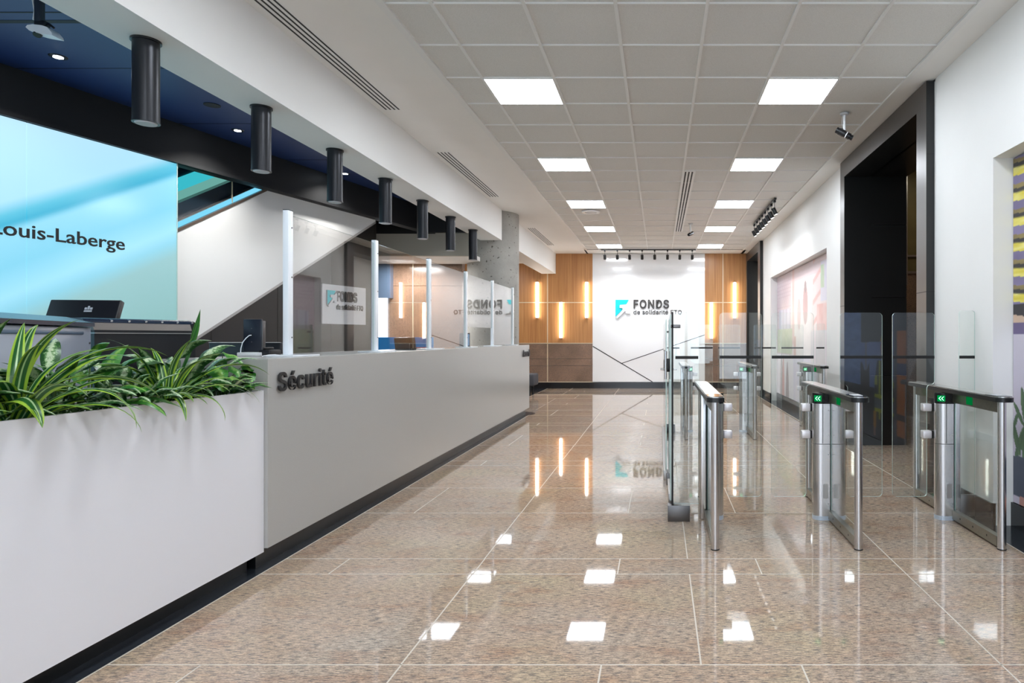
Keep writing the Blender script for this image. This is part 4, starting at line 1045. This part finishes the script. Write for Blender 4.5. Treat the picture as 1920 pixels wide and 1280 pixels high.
def turnstile(xc, y0, sides, reader, label):
    yu = y0 + 0.72
    o = thing('turnstile', (xc, y0, 0), label, 'turnstile', 'speed gates')
    for nm, yy in (('front_post', y0 + 0.02), ('rear_post', y0 + 1.36)):
        m = MB(); m.cyl((xc, yy, 0.0), (xc, yy, ZTOP - 0.03), 0.0255, seg=28); m.build(nm, 'brushed_steel', o)
    m = MB(); m.cyl((xc, y0 + 0.02, 0.0), (xc, y0 + 0.02, 0.006), 0.0275, seg=28); m.cyl((xc, y0 + 1.36, 0.0), (xc, y0 + 1.36, 0.006), 0.0275, seg=28); m.build('foot_ring', 'rubber', o)
    # lid with rounded ends: black rim, bright top
    def stad(hw, ya, yb, r):
        return [(p[0], p[1]) for p in rrect(xc - hw, xc + hw, ya, yb, r, 6)]
    m = MB(); m.prism(stad(0.056, y0 - 0.05, y0 + 1.43, 0.045), 'z', ZTOP - 0.034, ZTOP - 0.006); m.build('lid', 'black_satin', o)
    m = MB(); m.prism(stad(0.050, y0 - 0.042, y0 + 1.42, 0.04), 'z', ZTOP - 0.008, ZTOP); m.build('lid_top', 'lid_top', o)
    m = MB(); m.prism(stad(0.050, y0 - 0.04, y0 + 0.16, 0.04), 'z', ZTOP - 0.001, ZTOP + 0.002); m.build('reader_plate', 'black_gloss', o)
    if reader:
        m = MB(); m.box(xc - 0.028, xc + 0.028, y0 + 0.02, y0 + 0.12, ZTOP + 0.002, ZTOP + 0.0045); m.build('card_reader', 'sticker', o)
    for ya, yb in ((y0 + 0.045, yu - 0.06), (yu + 0.06, y0 + 1.335)):
        m = MB(); m.box(xc - 0.018, xc + 0.018, ya, yb, ZTOP - 0.105, ZTOP - 0.034); m.build('top_beam', 'beam_dark', o)
        m = MB(); m.box(xc - 0.02, xc + 0.02, ya, yb, 0.012, 0.075); m.build('bottom_rail', 'rail_steel', o)
        m = MB()
        for f in (0.2, 0.5, 0.8):
            for sx in (-1, 1): m.cyl((xc + sx * 0.0195, ya + (yb - ya) * f, 0.045), (xc + sx * 0.0205, ya + (yb - ya) * f, 0.045), 0.007, seg=12)
        m.build('screw', 'rubber', o)
        m = MB(); m.prism([(ya, 0.07), (yb, 0.07), (yb, ZTOP - 0.10), (ya, ZTOP - 0.10)], 'x', xc - 0.004, xc + 0.004, 0, 1); m.build('side_glass', ['clear_glass', 'infill_glass_edge'], o)
    for s_ in (-1, 1):
        if s_ in sides:
            half_unit(o, xc, yu, s_); wing(o, xc, yu, s_)
            m = MB(); x0, x1 = sorted((xc + s_ * 0.0175, xc + s_ * 0.0190)); m.box(x0, x1, yu - 0.36, yu - 0.27, ZTOP - 0.095, ZTOP - 0.040); m.build('status_light', 'status_green', o)
    if len(sides) == 1:
        s_ = -sides[0]; m = MB(); x0, x1 = sorted((xc + s_ * 0.006, xc + s_ * 0.05)); m.rbox(x0, x1, yu - 0.05, yu + 0.05, 0, ZTOP - 0.034, 0.008, 3); m.build('back_column', 'brushed_steel', o)
    m = MB(); m.box(xc - 0.007, xc + 0.007, yu - 0.05, yu + 0.05, 0, ZTOP - 0.035); m.build('core_strip', 'rubber', o)
    return o
for row, yr in enumerate((4.02, 8.385)):
    rn = ['near', 'far'][row]
    turnstile(0.351, yr, (1,), False, 'steel and glass turnstile beside the glass gate, %s row' % rn)
    turnstile(1.250, yr, (-1, 1), True, 'steel and glass turnstile in the middle between two lanes, %s row' % rn)
    turnstile(2.150, yr, (-1,), True, 'steel and glass turnstile standing next to the side wall, %s row' % rn)
    # filler glass to the wall
    yf = yr + 0.78
    o = thing('filler_glass', (2.3, yf, 0), 'narrow fixed glass pane between the wall and the %s row turnstile' % rn, 'glass panel', 'fixed glass fillers')
    m = MB(); pane_y(m, rrect(2.235, 2.352, 0.15 if row == 0 else 0.12, 1.53, 0.02), yf); g_ = m.build('pane', ['clear_glass', 'glass_edge'], o)
    m = MB(); m.box(2.237, 2.35, yf - 0.0065, yf + 0.0065, 1.173, 1.195); m.build('black_band', 'rubber', o)
    m = MB(); m.rbox(2.24, 2.35, yf - 0.02, yf + 0.02, 0.0, 0.16, 0.004); m.build('base', 'dark_steel', o)
    # fixed pane beside the gate
    yg = yr + 0.66
    o = thing('fixed_pane', (0.19, yg, 0), 'fixed glass pane on a dull steel base at the glass gate, %s row' % rn, 'glass panel', 'fixed panes at the glass gate')
    m = MB(); m.rbox(0.062, 0.222, yg - 0.03, yg + 0.06, 0.0, 0.115, 0.002); m.build('base', 'dark_steel', o)
    m = MB(); pane_y(m, [(0.104, 0.117), (0.29, 0.117), (0.29, 1.485), (0.26, 1.515), (0.104, 1.515)], yg + 0.02, 0.005); m.build('pane', ['clear_glass', 'glass_edge'], o)
    m = MB(); m.box(0.118, 0.285, yg + 0.0135, yg + 0.0265, 1.173, 1.195); m.build('black_band', 'rubber', o)
    m = MB(); m.box(0.090, 0.103, yg, yg + 0.03, 0.117, 1.512); m.build('edge_seal', 'rubber', o)
    m = MB(); m.rbox(0.085, 0.155, yg, yg + 0.04, 1.398, 1.424, 0.003); m.build('clamp', 'dark_steel', o)
# glass gate leaf between the rows
xg = 0.085
o = thing('glass_gate', (xg, 5.9, 0), 'frameless glass gate with a black lock box and lever handles', 'gate')
m = MB(); m.prism([(4.74, 0.13), (5.92, 0.13), (5.92, 1.50), (4.74, 1.50)], 'x', xg - 0.005, xg + 0.005, 0, 1); m.build('leaf', ['clear_glass', 'glass_edge'], o)
m = MB(); m.rbox(xg - 0.045, xg + 0.02, 5.78, 5.90, 1.02, 1.14, 0.02, 3); m.build('lock_box', 'dark_plastic', o)
m = MB(); m.cyl((xg - 0.075, 5.80, 1.045), (xg + 0.075, 5.80, 1.045), 0.009, seg=16); m.build('lever', 'brushed_steel', o)
m = MB(); m.cyl((xg - 0.028, 5.74, 0.96), (xg - 0.028, 5.74, 1.21), 0.012, seg=16); m.build('pull_bar', 'brushed_steel', o)
m = MB(); m.rbox(xg - 0.016, xg + 0.016, 4.78, 5.30, 0.10, 0.17, 0.003); m.build('bottom_patch', 'plate_steel', o)
m = MB(); m.rbox(xg - 0.02, xg + 0.02, 5.80, 5.96, 0.0, 0.11, 0.003); m.build('floor_pivot', 'dark_steel', o)
o = thing('glass_partition', (xg, 7.5, 0), 'clear glass partition along the lane between the two rows of turnstiles', 'glass panel')
m = MB(); m.prism([(6.0, 0.09), (9.0, 0.09), (9.0, 1.50), (6.0, 1.50)], 'x', xg - 0.005 - 0.02, xg + 0.005 - 0.02, 0, 1); m.build('pane', ['clear_glass', 'glass_edge'], o)
m = MB(); m.rbox(xg - 0.045, xg + 0.005, 6.0, 9.0, 0.0, 0.09, 0.003); m.build('base_rail', 'plate_steel', o)

# ------------------------------------------------------------------ murals (flat printed panels in the wall recesses), painted point by point
def sstep(a_, b_, x_): t_ = min(1, max(0, (x_ - a_) / (b_ - a_))); return t_ * t_ * (3 - 2 * t_)
rs = np.random.RandomState(4)
NZ = rs.rand(64, 64)
def vn(x_, y_):
    xi, yi = int(math.floor(x_)), int(math.floor(y_)); fx, fy = x_ - xi, y_ - yi; fx = fx * fx * (3 - 2 * fx); fy = fy * fy * (3 - 2 * fy)
    g_ = lambda i, j: NZ[i % 64, j % 64]
    return (g_(xi, yi) * (1 - fx) + g_(xi + 1, yi) * fx) * (1 - fy) + (g_(xi, yi + 1) * (1 - fx) + g_(xi + 1, yi + 1) * fx) * fy
def mural(name, y0, y1, z0, z1, nx, nz, paint, label, fine=None):
    me = bpy.data.meshes.new(name); V = []; Fc = []; C = []
    ysl = [y0 + (y1 - y0) * i / nx for i in range(nx + 1)] if fine is None else fine
    nx = len(ysl) - 1; zsl = [z0 + (z1 - z0) * j / nz for j in range(nz + 1)]
    xm = 2.497
    for yy in ysl:
        for zz in zsl: V.append((xm, yy, zz)); C.append((*lin(paint(yy, zz)), 1.0))
    for i in range(nx):
        for j in range(nz):
            a_ = i * (nz + 1) + j; Fc.append((a_, a_ + 1, a_ + nz + 2, a_ + nz + 1))
    nfront = len(Fc); o0 = len(V)
    V += [(2.519, y0, z0), (2.519, y1, z0), (2.519, y1, z1), (2.519, y0, z1)]; C += [(0.5, 0.5, 0.5, 1)] * 4
    Fc.append((o0, o0 + 1, o0 + 2, o0 + 3))
    c00, c10, c11, c01 = 0, nx * (nz + 1), nx * (nz + 1) + nz, nz
    Fc += [(c00, c10, o0 + 1, o0), (c10, c11, o0 + 2, o0 + 1), (c11, c01, o0 + 3, o0 + 2), (c01, c00, o0, o0 + 3)]
    me.from_pydata(V, [], Fc)
    at = me.color_attributes.new('print', 'FLOAT_COLOR', 'POINT')
    at.data.foreach_set('color', [v for c in C for v in c])
    b = bmesh.new(); b.from_mesh(me); bmesh.ops.recalc_face_normals(b, faces=b.faces); b.to_mesh(me); b.free()
    me.materials.append(MATS['mural_print'])
    o = bpy.data.objects.new(name, me); COL.objects.link(o); return tag(o, label, 'mural')
t = NT('mural_print'); at = t.node('ShaderNodeAttribute', attribute_name='print'); t.link(at.outputs['Color'], t.b.inputs['Base Color']); t.b.inputs['Roughness'].default_value = 0.3
def mixc(a_, b_, f): return tuple(a_[i] * (1 - f) + b_[i] * f for i in range(3))
def near_paint(y, z):
    # harbour scene with a worker on the near part, palm roof and potted plant towards the portal
    if y < 2.75:
        wv = vn(y * 9, z * 40); c = mixc((70, 112, 190), (120, 160, 228), wv)
        if z < 0.75: c = mixc((30, 34, 48), (44, 50, 66), vn(y * 5, z * 5))
        if y > 1.62 and z > 0.75: c = mixc((140, 160, 226), (104, 132, 206), vn(y * 3, z * 6))
        if 1.63 < y < 2.62 and z > 1.27 + 0.02 * (y - 1.6) and z < 2.3: c = (34, 28, 28)
        if 1.80 < y < 1.84 and 0.8 < z <= 1.27: c = (150, 140, 140)
        if 1.62 < y < 1.95 and 0.62 < z < 0.98 + 0.05 * math.sin(y * 20): c = (52, 34, 34)
        yc = 2.44
        if abs(y - yc) < 0.11 and abs(z - 1.22) < 0.14 and ((y - yc) / 0.10) ** 2 + ((z - 1.22) / 0.135) ** 2 < 1: c = (204, 120, 92) if z < 1.29 else (190, 110, 84)
        if abs(y - yc) < 0.11 and z > 1.29 and z < 1.37 and ((y - yc) / 0.11) ** 2 + ((z - 1.27) / 0.1) ** 2 < 1: c = (230, 200, 60)
        hw = 0.30 - 0.10 * max(0, (z - 0.85) / 0.25)
        if 0.40 < z < 1.07 and abs(y - yc) < hw:
            c = (30, 34, 40)
            if abs(abs(y - yc) - 0.14) < 0.028: c = (196, 210, 40)
            if abs(y - yc) < 0.05 and z > 0.75: c = (190, 200, 225)
            if abs(z - 0.66) < 0.02 or abs(z - 0.50) < 0.02: c = (206, 220, 40)
            if abs(z - 0.58) < 0.055: c = (120, 130, 140)
            if abs(y - yc) > 0.22 and abs(z - 0.84) < 0.05: c = (196, 210, 40)
        if z <= 0.40 and abs(y - yc) < 0.20: c = (20, 22, 30)
        if 0.30 < z < 0.48 and abs(y - yc + 0.30) < 0.05: c = (226, 160, 30)
        if 0.20 < z <= 0.30 and abs(y - yc + 0.30) < 0.04: c = (190, 130, 110)
        return c
    if y < 3.12:
        c = (60, 62, 84)
        if 2.84 < y < 3.08: 
            c = (214, 120, 26)
            if z > 1.40: c = (50, 50, 70)
            if abs(z - 1.0) < 0.06: c = (60, 70, 130)
            if abs(z - 0.5) < 0.03: c = (60, 30, 30)
            if z < 0.30: c = (40, 36, 44)
        return c
    if y < 3.75:
        return mixc((90, 96, 92), (70, 74, 74), vn(y * 4, z * 4)) if z < 1.25 - abs(y - 3.5) else (170, 172, 180)
    # slatted palm roof
    c = mixc((150, 138, 182), (118, 108, 146), vn(y * 4, z * 8))
    if z > 1.56:
        zz = z + 0.012 * math.sin(y * 9) + 0.006 * vn(y * 14, z * 3); ph = (zz - 1.585) / 0.177; fr = ph - math.floor(ph)
        yel = mixc((232, 212, 60), (252, 242, 150), vn(y * 10, z * 60))
        if fr < 0.30: c = yel
        elif fr < 0.36: c = mixc(yel, (56, 50, 48), (fr - 0.30) / 0.06)
        elif fr < 0.50: c = mixc((52, 48, 52), (40, 38, 44), vn(y * 6, z * 20))
        elif fr < 0.66: c = mixc((160, 140, 84), (128, 112, 76), vn(y * 9, z * 30))
    elif z > 1.50: c = (46, 42, 48)
    elif z > 1.43: c = (214, 184, 160) if z < 1.49 - 0.1 * (4.54 - y) else (46, 42, 48)
    elif z > 1.352: c = (112, 98, 140)
    else:
        c = mixc((214, 206, 220), (196, 186, 206), (1.35 - z) / 1.2)
        if z < 0.26: c = (196, 140, 128) if y < 4.46 else (206, 196, 214)
        top = 0.50 + 0.06 * (4.54 - y); bot = 0.22 + 0.10 * (4.54 - y)
        if bot < z < top: c = (62, 70, 90)
        if z >= top:
            for cy, cz, a_, rx, rz in ((4.44, 0.62, 0.5, 0.035, 0.15), (4.50, 0.62, -0.4, 0.03, 0.12), (4.37, 0.70, 0.25, 0.045, 0.19), (4.47, 0.80, -0.7, 0.02, 0.10), (4.30, 0.60, 0.9, 0.04, 0.16), (4.41, 0.86, -0.2, 0.03, 0.13), (4.515, 0.74, 0.5, 0.02, 0.09)):
                u_ = (y - cy) * math.cos(a_) + (z - cz) * math.sin(a_); v_ = -(y - cy) * math.sin(a_) + (z - cz) * math.cos(a_)
                q = (u_ / rx) ** 2 + (v_ / rz) ** 2
                if q < 1: c = mixc((44, 78, 48), (104, 132, 84), 0.25 + 0.5 * vn(y * 30, z * 20) * (1 if u_ > 0 else 0.4))
    return c
def far_paint(y, z):
    # street print, paled by spotlight wash mixed into its colours: brick house, doorway figure, shrubs, path
    br = ((z * 14) % 1 < 0.18) or (((y * 5 + (int(z * 14) % 2) * 0.5) % 1) < 0.08)
    c = (206, 186, 196) if not br else (184, 158, 170)
    if y < 12.2: c = mixc((232, 214, 214), (240, 226, 224), vn(y * 3, z * 3))
    if y < 12.2 and z > 2.35: c = mixc(c, (212, 190, 196), 0.7)
    if 12.25 < y < 13.4 and 1.45 < z < 1.9: c = (196, 200, 226) if (y * 3) % 1 < 0.75 else (160, 160, 188)
    if 12.1 < y < 13.6 and 1.02 < z < 1.5: c = mixc((150, 176, 128), (190, 206, 160), vn(y * 14, z * 16))
    if 11.9 < y < 12.1 and z > 1.2: c = (220, 176, 172)
    if 10.55 < y < 11.9 and 0.95 < z < 2.2: c = (246, 240, 240)
    if ((y - 11.0) / 0.18) ** 2 + ((z - 1.9) / 0.34) ** 2 < 1: c = (178, 132, 134)
    if ((y - 11.0) / 0.08) ** 2 + ((z - 2.2) / 0.10) ** 2 < 1: c = (120, 96, 100)
    if ((y - 11.5) / 0.14) ** 2 + ((z - 1.75) / 0.28) ** 2 < 1: c = (214, 180, 180)
    if 9.95 < y < 10.45: c = (224, 168, 162) if (z * 3 + y) % 1 < 0.25 else c
    if y < 9.95 and 1.9 < z < 2.5: c = (212, 216, 236)
    if 9.75 < y < 9.95 and 2.1 < z < 2.45: c = mixc((150, 196, 140), (190, 216, 184), vn(y * 20, z * 12))
    if y < 10.2 and 1.45 < z < 1.85: c = mixc((222, 150, 142), (240, 196, 190), vn(y * 8, z * 8))
    if y < 10.6 and z < 1.45: c = mixc((190, 190, 196), (226, 222, 226), vn(y * 4, z * 4))
    if 11.75 < y < 11.95 and z < 1.35: c = (206, 150, 140)
    if z < 1.0 and y > 12.0: c = (226, 226, 234)
    if 10.6 < y < 12.0 and z < 1.0: c = mixc((190, 190, 222), (216, 212, 230), vn(y * 3, z * 3))
    for cx, hw, top, col in ((13.15, 0.16, 1.0, (140, 128, 132)), (12.95, 0.12, 0.98, (206, 128, 118)), (12.55, 0.16, 0.85, (120, 104, 108))):
        if z < top and abs(y - cx) < hw * (1 - (z / top) ** 3 * 0.8): c = col
    return mixc(mixc(c, (232, 222, 226), 0.30), (210, 196, 202), 0.25 * vn(y * 7, z * 9))
mural('wall_mural', -0.19, 4.54, 0.172, 2.59, 0, 300, near_paint, 'photo mural in the near wall recess with yellow slats over a potted plant',
      [-0.19 + 0.05 * i for i in range(22)] + [0.92 + 0.018 * i for i in range(160)] + [3.80 + 0.74 * i / 90 for i in range(91)])
mural('wall_mural', 9.08, 13.62, 0.172, 2.59, 230, 130, far_paint, 'pale street photo mural in the far wall recess')

# small fittings on the dark wall, then added fill lights
p = BW(8.0, -0.006, 1.22)
m = MB(); M = Matrix.Identity(4)
for i in range(3): M[i][0] = d[i]; M[i][1] = nrm[i]
M[0][3], M[1][3], M[2][3] = p.x, p.y, p.z
o = thing('wall_socket', tuple(p), 'black wall socket on the dark panel behind the desk monitor', 'socket')
m.rbox(-0.055, 0.055, -0.004, 0.01, -0.055, 0.055, 0.003, 2, 0, M); m.build('plate', 'near_black', o)
m = MB(); m.rbox(-0.018, 0.018, -0.008, 0.0, -0.035, 0.035, 0.003, 2, 0, M); m.build('switch', 'black_satin', o)
ld = bpy.data.lights.new('lobby_fill', 'AREA'); ld.energy = 4; ld.size = 0.6; ld.color = (1, 0.92, 0.7)  # added fill light for the side lobby, no fitting there
o = bpy.data.objects.new('lobby_fill', ld); COL.objects.link(o); o.location = (4.1, 9.6, 4.15)
ld = bpy.data.lights.new('rear_fill', 'AREA'); ld.energy = 30; ld.size = 0.8  # added fill light to brighten the rear area, no fitting there
o = bpy.data.objects.new('rear_fill', ld); COL.objects.link(o); o.location = (-4.6, 14.2, 3.25)
ld = bpy.data.lights.new('alcove_fill', 'AREA'); ld.energy = 30; ld.size = 0.5  # added fill light under the low soffit, brightens the granite and olive walls
o = bpy.data.objects.new('alcove_fill', ld); COL.objects.link(o); o.location = (-4.4, 11.0, 2.63)
